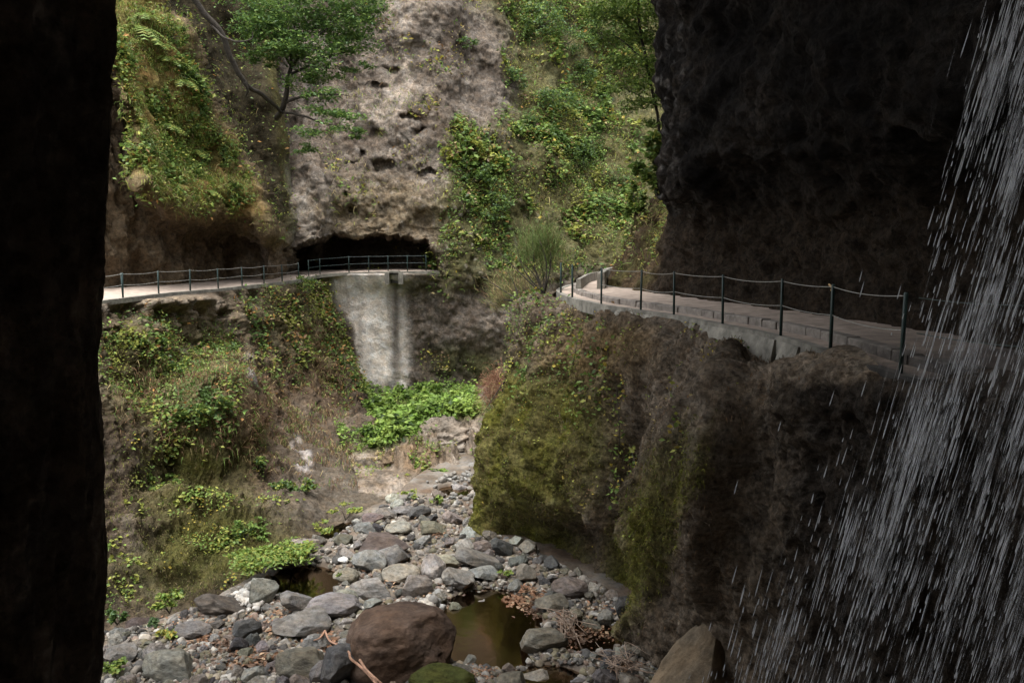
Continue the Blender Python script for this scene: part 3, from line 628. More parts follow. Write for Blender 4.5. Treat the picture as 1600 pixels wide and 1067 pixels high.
def railing(label, pts, inn, parent_loc, tops, wires=(1.0, .57), sag=.05, rad=.03, wire_r=.011, wmat=None):
    r = empty("cable_railing", parent_loc); tag(r, label, "railing")
    tp = []
    for k, (p_, h) in enumerate(zip(pts, tops)):
        lean = rng.normal(size=2) * .012
        t_ = p_ + np.array([lean[0], lean[1], h]); tubes("post", [(np.array([p_ - [0, 0, .12], p_ + (t_ - p_) * .5, t_, t_ + [0, 0, .012]]), np.array([rad, rad, rad, rad * .6]))], M_POST, r, n=8)
        tp.append((p_, t_))
    for w in wires:
        line = []
        for k in range(len(tp) - 1):
            a = tp[k][0] + (tp[k][1] - tp[k][0]) * (w - .03); b = tp[k + 1][0] + (tp[k + 1][1] - tp[k + 1][0]) * (w - .03)
            for t in np.linspace(0, 1, 9)[:-1 if k < len(tp) - 2 else None]:
                line.append(a + (b - a) * t - np.array([0, 0, sag * (1 if k % 2 else .6) * 4 * t * (1 - t)]))
        line = np.array(line); far_ = line[:, 1] >= 9.85
        tubes("cable", [(line[far_], wire_r)], wmat or M_CABLE, r, n=5)
        if (~far_).sum() > 2: tubes("cable", [(line[~far_], wire_r)], M_POST, r, n=5)  # near stretch of cable coloured dark to stand for shade
    return r
def at_y(poly, y):
    i = np.argmin(abs(poly[:, 1] - y)); return poly[i].copy()
ys = [8.2, 9.9, 12.0, 14.2, 16.35, 18.4, 20.0, 22.0]
ptsR = [at_y(edgeR, y) + [0, 0, .03] for y in ys]
for p_, i_ in zip(ptsR, ys): p_ += innR[np.argmin(abs(edgeR[:, 1] - i_))] * .06
rr = railing("dark green post and cable railing along the near path by the waterfall", ptsR, None, ptsR[3], [1.0] * 8, rad=.027, wire_r=.0065)
kp = ptsR[2] + np.array([0, .05, .97])
tubes("rope_knot", [(kp + np.array([[0, .12, .03], [.0, .05, .0], [0, 0, -.02], [0, -.03, .0], [.03, 0, -.03], [0, .04, -.06]]), .016)], M_ROPE, rr, n=6)
for k, y in enumerate((24.9, 27.4)):
    p_ = at_y(edgeR, y) + innR[np.argmin(abs(edgeR[:, 1] - y))] * .06
    po = empty("railing_post", p_); tag(po, ("lone dark green post at the bend of the near path", "dark green post at the outer corner where the near path turns")[k], "post")
    tubes("post_shaft", [(np.array([p_ - [0, 0, .15], p_ + [0, 0, .55], p_ + [0, 0, 1.05], p_ + [0, 0, 1.062]]), np.array([.032, .032, .032, .02]))], M_POST, po, n=8)
def near_px(px): 
    ex, _ = proj(edgeL); i = np.argmin(abs(ex - px)); return edgeL[i] + innL[i] * .1
railing("dark post and cable railing along the far path under the leaning cliff", [near_px(x) for x in (90, 140, 192, 197, 249, 300, 344, 382, 415, 445, 469)], None, near_px(300), [1.0] * 11, rad=.035, wire_r=.011)
railing("dark railing across the mouth of the far path's rock gallery", [near_px(x) for x in (485, 502, 544, 578, 607, 636, 664)], None, near_px(560), [1.02] * 7, sag=.015, rad=.03, wire_r=.014, wmat=M_POST)

# drain outlet in the pale wall
dc = P(617, 432, 49.75); do = empty("drain_outlet", dc); tag(do, "small square drain outlet with pale jambs in the far wall", "drain")
V, F = box_arr(dc + [-.42, -.1, -.1], (.13, 0, 0), (0, .4, 0), (0, 0, .36)); mk("jamb", V, F, M_CONC, None, do, False)
V, F = box_arr(dc + [.42, -.1, -.1], (.13, 0, 0), (0, .4, 0), (0, 0, .36)); mk("jamb", V, F, M_CONC, None, do, False)
V, F = box_arr(dc + [0, -.05, .29], (.29, 0, 0), (0, .35, 0), (0, 0, .06)); mk("lintel", V, F, M_CONC, None, do, False)
M_DARK = plain_mat("dark_stone", (.03, .026, .022), .8, 4, .3)  # one even dark colour for drain bore and channel floor
V, F = box_arr(dc + [0, .2, -.1], (.288, 0, 0), (0, .1, 0), (0, 0, .33)); mk("bore", V, F, M_DARK, None, do, False)

# open water channel at the bend
cl = resample(np.array([P(900, 459, 27.4), P(906, 452, 29.2), P(912, 445, 31.5), P(922, 440, 34), P(940, 437, 36.5), P(975, 435, 39)]), .25); cl[:, 2] = 0.0
ci = inward(cl, 1); ci = ci if ci[4, 0] > 0 else -ci
ch = empty("water_channel", cl[0]); tag(ch, "curved pale concrete water channel at the bend of the near path", "channel")
sweep("outer_wall", cl, ci, [(-.02, -.2), (0, .5), (.16, .52), (.2, -.3)], M_CONC, ch, .01)
sweep("channel_floor", cl, ci, [(.2, -.28), (.7, -.3)], M_DARK, ch, .01)
sweep("inner_wall", cl, ci, [(.7, -.3), (.72, .72), (.95, .74), (1.0, -.2)], M_CONC, ch, .01)

# ================================================================== STONES
def ico(sub):
    t = (1 + 5 ** .5) / 2
    V = np.array([(-1,t,0),(1,t,0),(-1,-t,0),(1,-t,0),(0,-1,t),(0,1,t),(0,-1,-t),(0,1,-t),(t,0,-1),(t,0,1),(-t,0,-1),(-t,0,1)], float); V /= np.linalg.norm(V[0])
    F = [(0,11,5),(0,5,1),(0,1,7),(0,7,10),(0,10,11),(1,5,9),(5,11,4),(11,10,2),(10,7,6),(7,1,8),(3,9,4),(3,4,2),(3,2,6),(3,6,8),(3,8,9),(4,9,5),(2,4,11),(6,2,10),(8,6,7),(9,8,1)]
    V = list(map(tuple, V))
    for _ in range(sub):
        c = {}; nf = []
        def mid(a, b):
            k = (min(a, b), max(a, b))
            if k not in c:
                m = np.array(V[a]) + np.array(V[b]); V.append(tuple(m / np.linalg.norm(m))); c[k] = len(V) - 1
            return c[k]
        for a, b, d in F:
            x, y, z = mid(a, b), mid(b, d), mid(d, a); nf += [(a, x, z), (b, y, x), (d, z, y), (x, y, z)]
        F = nf
    return np.array(V), np.array(F)
def rock_shape(sub, seed, cuts=7, lump=.2):
    r = np.random.default_rng(seed); V, F = ico(sub)
    V = V * (1 + fbm(V + seed * 3.7, .9, 3, s=seed)[:, None] * lump)
    for _ in range(cuts):
        n = r.normal(size=3); n /= np.linalg.norm(n); d = r.uniform(.45, .78)
        e = np.maximum(0, V @ n - d); V = V - n * (e * .97)[:, None]
    V = V * (1 + fbm(V + seed, 2.6, 4, .55, s=seed + 50)[:, None] * .06)
    V = (V - (V.max(0) + V.min(0)) / 2) / ((V.max(0) - V.min(0)) / 2)
    return V, F
ROCKS = []
for k in range(16):
    V, F = rock_shape(4, 200 + k, cuts=(5, 8, 11, 14)[k % 4], lump=(.15, .3)[k % 2])
    me = mesh_data("stone_shape", V, F); me.materials.append(M_STONE); ROCKS.append(me)
def round_block(seed, pw=3.2, cuts=3):
    V, F = ico(5); V = V / (np.abs(V) ** pw).sum(1, keepdims=True) ** (1 / pw)
    rr_ = np.random.default_rng(seed)
    for _ in range(cuts):
        n = rr_.normal(size=3); n[2] = abs(n[2]); n /= np.linalg.norm(n); e = np.maximum(0, V @ n - rr_.uniform(.8, .95)); V = V - n * (e * .8)[:, None]
    V = V * (1 + fbm(V + seed, 1.1, 5, .55, s=seed)[:, None] * .13); V = V + nrm0(V) * (fbm(V, 5, 3, s=seed + 1)[:, None] * .02)
    return (V - (V.max(0) + V.min(0)) / 2) / ((V.max(0) - V.min(0)) / 2), F
def nrm0(v): return v / (np.linalg.norm(v, axis=-1, keepdims=True) + 1e-9)
for k in range(2):
    V, F = round_block(520 + k, (2.7, 2.3)[k]); me = mesh_data("boulder_shape", V, F); me.materials.append(M_STONE); ROCKS.append(me)
GREY, DARK, TAN, OLIVE, BROWN, PALE, RED, YEL = (.185,.173,.158), (.088,.085,.082), (.235,.205,.16), (.165,.15,.105), (.115,.082,.063), (.33,.31,.28), (.19,.145,.12), (.25,.23,.145)
PLACED = []
def put_stone(name, x, y, sx, sy, sz, color, label, group=None, cat="stone", var=None, rz=None, tilt=.15, sink=.3, zoff=None):
    o = bpy.data.objects.new(name, ROCKS[int(rng.integers(4, 16)) if var is None else var]); COL.objects.link(o)
    z = float(bedz(np.array([x]), np.array([y]))[0]) if zoff is None else zoff
    o.location = (x, y, z + sz * (1 - 2 * sink) ); o.scale = (sx, sy, sz)
    o.rotation_euler = (rng.normal() * tilt, rng.normal() * tilt, rng.uniform(0, 6.28) if rz is None else rz)
    gm = sum(color) / 3; color = [gm + (c - gm) * .6 for c in color]; j = .78 + rng.normal() * .11; o.color = (*[min(1, max(.01, c * j * (1 + rng.normal() * .03))) for c in color], 1)
    tag(o, label, cat, group); PLACED.append((x, y, max(sx, sy))); return o
BIG = [  # cx, cy, w, h, colour, variant, label
 (627,1016,152,112,(.135,.076,.046),16,"huge rounded reddish brown boulder beside the main pool"),
 (573,1016,52,58,DARK,7,"dark angular rock leaning on the huge brown boulder"),
 (692,1068,92,46,(.07,.08,.0),17,"moss covered green boulder below the huge brown boulder"),
 (478,1030,96,52,OLIVE,9,"flat olive grey slab with dark underside before the driftwood root"),
 (536,1050,62,64,DARK,10,"squat dark grey block between olive slab and dark angular rock"),
 (470,1060,32,26,RED,5,"small reddish stone below the olive slab"),
 (500,1054,30,36,GREY,8,"narrow grey stone standing below the olive slab"),
 (472,972,80,40,GREY,6,"broad low grey slab above the olive slab"),
 (463,943,45,38,GREY,4,"round domed grey boulder at the corner of the shaded pool"),
 (524,946,78,34,GREY,12,"long sloping grey slab beside the domed boulder"),
 (412,928,42,42,GREY,13,"upright grey boulder at the tip of the leafy green patch"),
 (345,942,72,40,BROWN,5,"brown mossy slab beside a pile of white pebbles"),
 (475,855,50,34,TAN,4,"rounded tan boulder at the head of the leafy green patch"),
 (447,869,46,26,RED,7,"pinkish boulder next to the rounded tan boulder"),
 (386,982,42,34,DARK,11,"dark blue grey block on the fallen leaf gravel"),
 (398,998,28,26,DARK,9,"dark split stone tilted against the blue grey block"),
 (374,1010,26,26,DARK,10,"small dark stone in front of the blue grey block"),
 (617,868,48,36,GREY,7,"tall grey boulder with bluish scar in the middle of the stones"),
 (625,894,56,30,TAN,12,"tan wedge shaped boulder under the scarred grey boulder"),
 (577,876,50,38,GREY,6,"steep grey slab next to the scarred grey boulder"),
 (600,853,70,24,BROWN,13,"low brown mossy slab behind the scarred grey boulder"),
 (540,894,42,28,YEL,8,"yellowish stone at the edge of the shaded pool"),
 (580,912,68,34,GREY,9,"long curved grey rock above the domed boulder"),
 (655,916,46,36,TAN,11,"tan slab tilted towards the main pool's white pebbles"),
 (677,890,36,40,PALE,12,"pale leaning slab at the middle of the stones"),
 (716,900,50,36,TAN,5,"lumpy tan boulder at the top end of the main pool"),
 (695,878,42,28,YEL,10,"yellow topped stone above the lumpy tan boulder"),
 (744,872,64,34,GREY,4,"broad grey boulder nearest the mossy wall's toe"),
 (754,892,44,26,GREY,6,"smooth grey boulder between the broad one and the main pool"),
 (676,824,40,26,OLIVE,7,"smooth olive boulder with dark shadow beneath, upstream"),
 (622,824,40,24,TAN,8,"tan topped boulder with dark front, upstream"),
 (571,822,38,20,GREY,9,"flat grey stone above the far pool's pebbles"),
 (603,797,32,20,TAN,12,"oval tan stone with dark hollow at the far bank"),
 (580,808,36,20,RED,13,"reddish flat stone beside the far pool"),
 (706,806,32,26,TAN,5,"tan block at the moss of the wall's far toe"),
 (632,792,36,20,GREY,6,"grey rock heading the stone heap upstream"),
 (655,795,34,22,DARK,11,"dark hollowed rock topping the stone heap upstream"),
 (784,857,32,30,DARK,4,"round dark boulder tucked against the mossy wall"),
 (751,849,38,20,RED,9,"flat pinkish stone beside the round dark boulder"),
 (760,920,46,24,PALE,12,"pale flat stone lying in the head of the main pool"),
 (711,931,22,24,YEL,10,"upright greenish yellow stone over the white pebbles"),
 (862,940,48,30,OLIVE,6,"olive boulder on the gravel bar between the pools"),
 (890,916,52,34,OLIVE,12,"long olive stone lying under the dark wall"),
 (926,958,36,32,OLIVE,13,"olive green boulder at the gravel bar's far side"),
 (946,956,24,24,GREY,8,"grey stone touching the olive green boulder at the wall"),
 (850,992,66,40,OLIVE,11,"broad olive rock on the spit between the pools"),
 (843,1030,58,42,TAN,7,"big pale tan boulder at the tip of the spit"),
 (905,1036,54,28,GREY,9,"low grey stone right behind the big pale tan boulder"),
 (946,1056,38,32,GREY,5,"grey boulder at the frame's lower edge by leaf litter"),
 (895,1062,38,28,RED,10,"pinkish grey stone at the lower edge between pools"),
 (829,1048,24,20,GREY,8,"small wet stone under the big pale tan boulder"),
 (928,917,16,20,PALE,13,"small pale standing stone under the dark wall"),
 (722,748,30,24,PALE,4,"whitish boulder in the narrow head of the stream"),
 (757,735,26,20,PALE,6,"whitish stone beside the wall at the stream's head"),
 (722,1044,36,24,GREY,5,"grey domed stone between huge boulder and mossy boulder"),
 (300,985,52,24,GREY,12,"flat grey stone among the gravel under the bank"),
 (188,1018,48,30,GREY,6,"pale grey boulder at the edge of the dark rock pillar"),
 (270,1035,90,40,OLIVE,9,"large half buried olive slab in the gravel corner"),
 (232,960,64,26,BROWN,5,"brown mossy rock at the foot of the bank"),
 (455,905,14,10,PALE,8,"tiny white stone at the shaded pool's rim"),
 (536,872,16,12,(.75,.75,.75),8,"small bright white stone above the yellowish stone"),
]
for cx, cy, w, h, col, var, lab in BIG:
    p0 = Pz(cx, cy + h * .18, -7.75); d = p0[1]; k = 1.0 / FPX * math.sqrt(d * d + 90)
    Wm = w * k; hv = h * k; sy = Wm * .38; sz = max((hv - .30 * sy * 2) / .9, .36 * Wm) / 2 * 1.3
    put_stone("boulder" if w > 45 else "stone", p0[0], p0[1], Wm * .53, sy, sz, col, lab, None, "boulder" if w > 45 else "stone", var, rng.normal() * .25, .08, .18)
# pointed rock at the foot of the near wall
Vw, Fw = rock_shape(4, 411, 9, .25); tz = (Vw[:, 2:] + 1) / 2; Vw[:, :2] *= 1 - .8 * tz ** 1.3; Vw[:, 0] += .35 * tz[:, 0]
wm = mesh_data("pointed_rock_shape", Vw, Fw); wm.materials.append(M_STONE); ROCKS.append(wm)
wp = P(1078, 1050, 15.4); put_stone("boulder", wp[0], wp[1], 1.3, .9, 1.35, (.19, .135, .07), "pointed tan rock rising at the foot of the wall beside the falling water", None, "boulder", len(ROCKS) - 1, .2, .03, .0, zoff=float(P(1100, 955, 15.4)[2]) - 2.7)

BED_POLY = np.array([(120,1000),(250,975),(330,945),(440,880),(500,850),(560,806),(612,780),(700,768),(750,800),(775,838),(850,870),(940,915),(1000,968),(1030,1010),(1070,1075),(1070,1110),(120,1110)], float)
def in_poly(px, py, poly=BED_POLY):
    ins = np.zeros(px.shape, bool); j = len(poly) - 1
    for i in range(len(poly)):
        xi, yi = poly[i]; xj, yj = poly[j]
        ins ^= ((yi > py) != (yj > py)) & (px < (xj - xi) * (py - yi) / (yj - yi + 1e-9) + xi); j = i
    return ins
def zone(px, py):
    if py < 815: return "at the upstream end of the stone bed"
    if px > 880 and py > 900: return "in the gravel under the dark overhung wall"
    if 800 < px and py > 900: return "on the gravel spit between the pools"
    if px > 690 and py < 925: return "between the main pool and the mossy wall"
    if py < 880: return "among the boulders upstream of the pools"
    if px < 300: return "in the gravel near the dark pillar"
    if px < 440: return "in the leafy gravel below the left bank"
    if px < 560: return "around the shaded pool and the slabs"
    if px < 720: return "around the huge brown boulder"
    return "in or beside the main pool"
cname = {"grey": GREY, "dark": DARK, "tan": TAN, "olive": OLIVE, "reddish": RED, "pale": PALE}
cnt = 0
import re
REFS = [(b[0], b[1], re.split(r" (?:beside|leaning on|below|with|between|standing|above|at|next|on|tilted|in|under|behind|nearest|lying|tucked|over|touching|right behind|by|among|heading|topping|before|covered)\b", b[6])[0]) for b in BIG]
REFS = [(a, b, c if c != "moss" else "moss covered green boulder") for a, b, c in REFS]
cand = np.column_stack([rng.uniform(150, 1075, 9000), rng.uniform(772, 1085, 9000)])
cand = cand[in_poly(cand[:, 0], cand[:, 1])]
small_spots = []
for px, py in cand:
    p0 = Pz(px, py, -7.85); x, y = p0[0], p0[1]
    pm = float(pool_mask(np.array([x]), np.array([y]))[0])
    size = float(np.clip(rng.lognormal(-1.78, .42), .1, .42)) * (.8 if px < 420 else 1.0)
    if pm > .2 and rng.random() > .03: continue
    dd = np.array(PLACED); gap = np.hypot(dd[:, 0] - x, dd[:, 1] - y) - dd[:, 2] * .74 - size * .62
    if gap.min() < 0: continue
    if cnt >= 285: break
    cn = rng.choice(list(cname), p=[.36, .17, .18, .14, .05, .10]); wet = pm > .35
    sw = "small" if size < .2 else ("middling" if size < .3 else "large")
    nb = REFS[int(np.argmin([(bx - px) ** 2 + 3 * (by - py) ** 2 for bx, by, _ in REFS]))]; ex, ey = px - nb[0], 1.7 * (py - nb[1])
    side = ("to the right of" if ex > 0 else "to the left of") if abs(ex) > abs(ey) else ("in front of" if ey > 0 else "behind")
    lab = f"{sw} {cn} stone {side} the {nb[2]}"
    put_stone("stone", x, y, size * rng.uniform(.9, 1.25), size * rng.uniform(.7, 1.0), size * rng.uniform(.6, .95), cname[cn], lab, lab + "s", "stone", None, None, .2, .22)
    cnt += 1
# bedrock lumps of the step at the head of the stream
def outcrop_shape(seed):
    V, F = ico(5); V = V * (1 + fbm(V + seed, .8, 3, s=seed)[:, None] * .25)
    V = V * (1 + (fbm(V + seed, 1.6, 5, .55, s=seed + 3, ridged=True, stretch=(1, 1, 2.2)) * .22)[:, None])
    rr_ = np.random.default_rng(seed)
    for _ in range(5):
        n = rr_.normal(size=3); n /= np.linalg.norm(n); e = np.maximum(0, V @ n - rr_.uniform(.6, .85)); V = V - n * (e * .85)[:, None]
    V = V * (1 + fbm(V, 4, 4, .6, s=seed + 5)[:, None] * .05)
    return V, F
for k, (px, py, d, w, h, lab) in enumerate(((690, 690, 37.2, 62, 36, "big grooved grey outcrop at the head of the stream"), (640, 722, 34.8, 48, 24, "low brown outcrop in front of the grooved one"), (748, 690, 37.0, 34, 34, "steep outcrop between the grooved one and the mossy wall"), (715, 722, 35.4, 30, 20, "small outcrop split by a groove at the stream's head"))):
    V, F = outcrop_shape(600 + k * 7); me = mesh_data("outcrop_shape", V, F); me.materials.append(M_OUT); o = link("rock_outcrop", me); kk = d / FPX
    o.location = tuple(P(px, py + h * .25, d)); o.scale = (w * kk, w * kk * .8, h * kk * 1.25); o.rotation_euler = (.1, -.1, .3 * k); o.color = (*((.19, .16, .13), (.125, .092, .06), (.17, .145, .12), (.17, .15, .125))[k], 1)
    tag(o, lab, "rock outcrop")
# gravel between the stones: uncountable
def gravel(name, centers, sizes, cols, sub=1, label=None):
    shapes = [rock_shape(sub, 300 + k, 5, .25) for k in range(8)]
    Vs, Fs, Cs, o = [], [], [], 0
    for k, (c, s_, cl_) in enumerate(zip(centers, sizes, cols)):
        V, F = shapes[k % 8]; a = rng.uniform(0, 6.28); R = np.array([[math.cos(a), -math.sin(a), 0], [math.sin(a), math.cos(a), 0], [0, 0, 1]])
        v = (V * s_ * rng.uniform(.6, 1.15, 3) * [1, 1, .75]) @ R.T + c; Vs.append(v); Fs.append(F + o); o += len(V); Cs.append(np.tile(cl_, (len(V), 1)))
    return mk(name, np.vstack(Vs), np.vstack(Fs), M_GRAVEL, np.vstack(Cs))
cd = np.column_stack([rng.uniform(150, 1075, 15000), rng.uniform(772, 1090, 15000)]); cd = cd[in_poly(cd[:, 0], cd[:, 1])]
pp = Pz(cd[:, 0], cd[:, 1], np.full(len(cd), -7.85)); pm = pool_mask(pp[:, 0], pp[:, 1]); keep = (pm < .6) | (rng.random(len(pm)) < .06); pp = pp[keep]
sz_ = np.clip(rng.lognormal(-2.75, .42, len(pp)), .03, .15); pp[:, 2] = bedz(pp[:, 0], pp[:, 1]) + sz_ * .25
pal = np.array([GREY, DARK, TAN, OLIVE, RED, PALE, PALE, GREY]); cc = pal[rng.integers(0, 8, len(pp))] * rng.uniform(.55, 1.05, (len(pp), 1))
o = gravel("gravel", pp, sz_, cc); tag(o, "loose grey gravel filling the gaps between stream stones", "gravel", kind="stuff")
# white pebble bank and narrow upper stream pebbles
pb = np.column_stack([rng.normal(683, 15, 260), rng.normal(955, 9, 260)]); p1 = Pz(pb[:, 0], pb[:, 1], np.full(260, -7.85))
pb2 = np.column_stack([rng.normal(388, 11, 70), rng.normal(940, 8, 70)]); p2 = Pz(pb2[:, 0], pb2[:, 1], np.full(70, -7.8))
pb3 = np.column_stack([rng.normal(722, 20, 130), rng.normal(758, 11, 130)]); p3 = Pz(pb3[:, 0], pb3[:, 1], np.full(130, -7.85))
for nm, pts_, lab in (("pebbles", p1, "bank of whitish pebbles between huge boulder and main pool"), ("pebbles", p2, "little heap of white pebbles beside the brown mossy slab"), ("pebbles", p3, "pale cobbles in the narrow head of the stream")):
    sz_ = np.clip(rng.lognormal(-2.45, .3, len(pts_)), .05, .2) * (1.3 if pts_ is p3 else 1)
    pts_[:, 2] = bedz(pts_[:, 0], pts_[:, 1]) + sz_ * .3 + (.1 if pts_ is p2 else .02)
    tag(gravel(nm, pts_, sz_, np.array(PALE) * (.65 if pts_ is p3 else 1) * rng.uniform(.6, 1.25, (len(pts_), 1)) * [.98, 1, 1.03]), lab, "pebbles", kind="stuff")

# ================================================================== FOLIAGE
def nrm(v): return v / (np.linalg.norm(v, axis=-1, keepdims=True) + 1e-9)
def leaf_arr(C, L, Wd, up=1.0, droop=.25, N=None):
    n = len(C); a = rng.normal(size=(n, 3)); a[:, 2] = a[:, 2] * .35 - droop; a = nrm(a)
    k = rng.normal(size=(n, 3)) * .6 + np.array([0, 0, up]) + (0 if N is None else N * .7)
    b = nrm(np.cross(k, a)); nn = np.cross(a, b)
    L = np.broadcast_to(L, n)[:, None]; Wd = np.broadcast_to(Wd, n)[:, None]
    V = np.stack([C - a * L * .5, C + b * Wd * .5 + nn * Wd * .12 - a * L * .05, C + a * L * .5 - nn * L * .06, C - b * Wd * .5 + nn * Wd * .12 - a * L * .05], 1)
    return V.reshape(-1, 3), np.arange(4 * n).reshape(n, 4)
def leaf_cols(n, pal, wts=None, jit=.22, rep=4, X=None):
    pal = np.array(pal, float)
    if X is not None:                      # neighbouring leaves belong to the same plant
        v = fbm(X, .55, 3, s=333) + rng.normal(size=n) * .16; q = np.argsort(np.argsort(v)) / n
        w = np.ones(len(pal)) if wts is None else np.array(wts, float); perm = np.argsort((np.arange(len(pal)) * 0.618) % 1); cw = np.cumsum(w[perm]) / w.sum()
        k = perm[np.minimum(np.searchsorted(cw, q), len(pal) - 1)]
        return np.repeat(pal[k] * (1 + rng.normal(size=(n, 1)) * jit).clip(.4, 1.8), rep, axis=0)
    k = rng.choice(len(pal), n, p=None if wts is None else np.array(wts) / np.sum(wts))
    return np.repeat(pal[k] * (1 + rng.normal(size=(n, 1)) * jit).clip(.4, 1.8), rep, axis=0)
def leaf_obj(name, C, L, Wd, pal, wts=None, parent=None, up=1.0, droop=.25, N=None, mat=None, jit=.22):
    if parent is None and len(C) > 1000:
        sc_ = .6 + .95 * ss(-.45, .45, fbm(C, .45, 3, s=345)); L = L * sc_; Wd = Wd * sc_
    V, F = leaf_arr(C, L, Wd, up, droop, N); return mk(name, V, F, mat or M_LEAF, leaf_cols(len(C), pal, wts, jit, 4, C if parent is None else None), parent, smooth=False)
def grass_arr(X, N, L, w, droop=1.0):
    n = len(X); d = nrm(N * .6 + np.array([0, 0, .45]) + rng.normal(size=(n, 3)) * .35); L = np.broadcast_to(L, n)[:, None]
    s_ = nrm(np.cross(d, rng.normal(size=(n, 3)))) * w
    p1 = X + d * L * .45; p2 = p1 + nrm(d + np.array([0, 0, -droop]) + rng.normal(size=(n, 3)) * .2) * L * .35; p3 = p2 + nrm(d * .4 + np.array([0, 0, -droop * 1.6])) * L * .3
    V = np.stack([X - s_, X + s_, p1 + s_ * .9, p1 - s_ * .9, p2 + s_ * .6, p2 - s_ * .6, p3], 1).reshape(-1, 3)
    o = np.arange(n)[:, None] * 7
    return V, [np.vstack([o + [0, 1, 2, 3], o + [3, 2, 4, 5]]), o + [5, 4, 6]]
def grass_obj(name, X, N, L, w, pal, wts=None, droop=1.0, parent=None):
    V, F = grass_arr(X, N, L, w, droop); return mk(name, V, F, M_GRASS, leaf_cols(len(X), pal, wts, .25, 7), parent)
def clumpy(s, dens, freq, th=0.0, wid=.35, seed=150):
    return np.clip(dens, 0, 1) * ss(th - wid, th + wid, fbm(s.X, freq, 4, s=seed))
G1, G2, G3 = (.075, .13, .03), (.12, .19, .04), (.18, .255, .058)
YG, YE, ORG, BRN, STRAW, DKG, BLU = (.25, .265, .055), (.36, .28, .05), (.33, .17, .05), (.15, .09, .045), (.34, .27, .13), (.045, .08, .02), (.10, .16, .075)

# creepers over the gully side of the back cliff
s = S_BACK; d_ = clumpy(s, s.veg * ss(0, -40, s.py - 440) * ss(1010, 985, s.px), .22, -.08, .3, 151)
X, N = s.pick(d_, 46000); h = (np.clip(fbm(X, .5, 3, s=155) + .15, 0, 1)[:, None] * 1.3 + .12) * rng.uniform(.1, 1, (len(X), 1))
leaf_o = leaf_obj("creeper_cover", X + N * h, rng.uniform(.16, .36, len(X)), rng.uniform(.1, .22, len(X)), [G1, G2, G3, YG, YE, ORG, BRN, STRAW], [1.8, 2.8, 2.3, 1.8, .3, .15, .5, .2], N=N, up=.8)
tag(leaf_o, "yellow green creepers carpeting the far gully slope", "creeper", kind="stuff")
thin = np.clip(ss(-20, 0, s.py) * ss(480, 430, s.px * 0 + s.py) * ss(480, 540, s.px), 0, 1) * .5 + ss(430, 470, s.py) * ss(630, 680, s.px) * .7
X, N = s.pick(clumpy(s, thin, .3, .28, .15, 152), 5200)
tag(leaf_obj("cliff_weeds", X + N * np.abs(rng.normal(size=(len(X), 1))) * .2, rng.uniform(.12, .28, len(X)), .11, [G2, YG, STRAW, BRN, YE], [1, 2, 1, 1, .6], N=N), "sparse weeds rooted in cracks of the far cliff", "weeds", kind="stuff")
X, N = s.pick(clumpy(s, s.veg + .35 * ss(700, 640, s.px) * ss(480, 540, s.px) * ss(360, 320, s.py), .3, .05, .3, 153), 9000)
tag(grass_obj("cliff_grass", X, N, rng.uniform(.35, .9, len(X)), .016, [STRAW, YG, G2, BRN], [.6, 2, 1.6, .7]), "dry hanging grass on the far cliff", "grass", kind="stuff")

def shrub_on(surf, px, py, rx, ry, n, size, pal, wts, name, label, cat="shrub", group=None, depth=.7, up=.8, stems=5, upshift=.2):
    i = np.argmin((surf.px - px) ** 2 + (surf.py - py) ** 2); b = surf.X.reshape(-1, 3)[i]; nn = surf.N.reshape(-1, 3)[i]
    k = b[1] / FPX; return shrub_at(b, nn, rx * k, ry * k, n, size, pal, wts, name, label, cat, group, depth, up, stems, upshift)
def shrub_at(b, nn, RX, RZ, n, size, pal, wts, name, label, cat="shrub", group=None, depth=.7, up=.8, stems=5, upshift=.2):
    e = empty(name, b); tag(e, label, cat, group)
    # clusters inside an uneven ellipsoid
    m = max(6, n // 55); cc_ = rng.normal(size=(m, 3)); cc_ = nrm(cc_) * rng.uniform(.35, 1, (m, 1)) ** .6
    ctr = b + nn * RX * depth * .5 + np.array([0, 0, RZ * upshift]); ax = np.array([RX, RX * depth, RZ])
    cl_ = ctr + cc_ * ax; k = rng.integers(0, m, n)
    C = cl_[k] + rng.normal(size=(n, 3)) * ax * .17
    leaf_obj("foliage", C, rng.uniform(.7, 1.3, n) * size, rng.uniform(.7, 1.2, n) * size * .55, pal, wts, e, up=up)
    if stems:
        lst = []
        for j in range(stems):
            t = cl_[rng.integers(0, m)]; midp = (b + t) / 2 + rng.normal(size=3) * RX * .12
            lst.append((catmull(np.array([b - nn * .1, midp, t]), 7), np.linspace(.03, .008, 7) * max(.5, RX)))
        tubes("stem", lst, M_BARK, e, n=5)
    return e
# bushes on the back cliff
BUSH = [G1, G2, BLU, DKG, G3]; BW = [1, 1.4, 1.4, .6, .6]
for px, py, rx, ry, n, lab in ((845, 45, 38, 26, 1300, "dark green bush high on the gully slope"), (880, 72, 30, 24, 900, "bluish green bush below the highest gully bush"), (865, 165, 38, 20, 1100, "dense bluish bush in the middle of the gully slope"),
        (795, 135, 22, 16, 450, "rounded bush at the left rim of the gully"), (905, 125, 28, 20, 700, "loose bush between gully bushes and hanging tree"), (735, 285, 26, 22, 600, "low bush near the cliff edge above the pale gallery"), (830, 200, 22, 14, 380, "small bush under the dense bluish bush"),
        (720, 72, 18, 8, 220, "narrow tuft on the bare rib left of the gully"), (770, 330, 30, 22, 620, "yellow green bush above the feathery shrub"), (900, 250, 34, 26, 800, "broad bush on the shady side of the gully"), (935, 60, 26, 22, 500, "bush behind the hanging tree")):
    shrub_on(S_BACK, px, py, rx, ry, n, .22, BUSH, BW, "bush", lab, "bush", "bushes on the far gully slope")

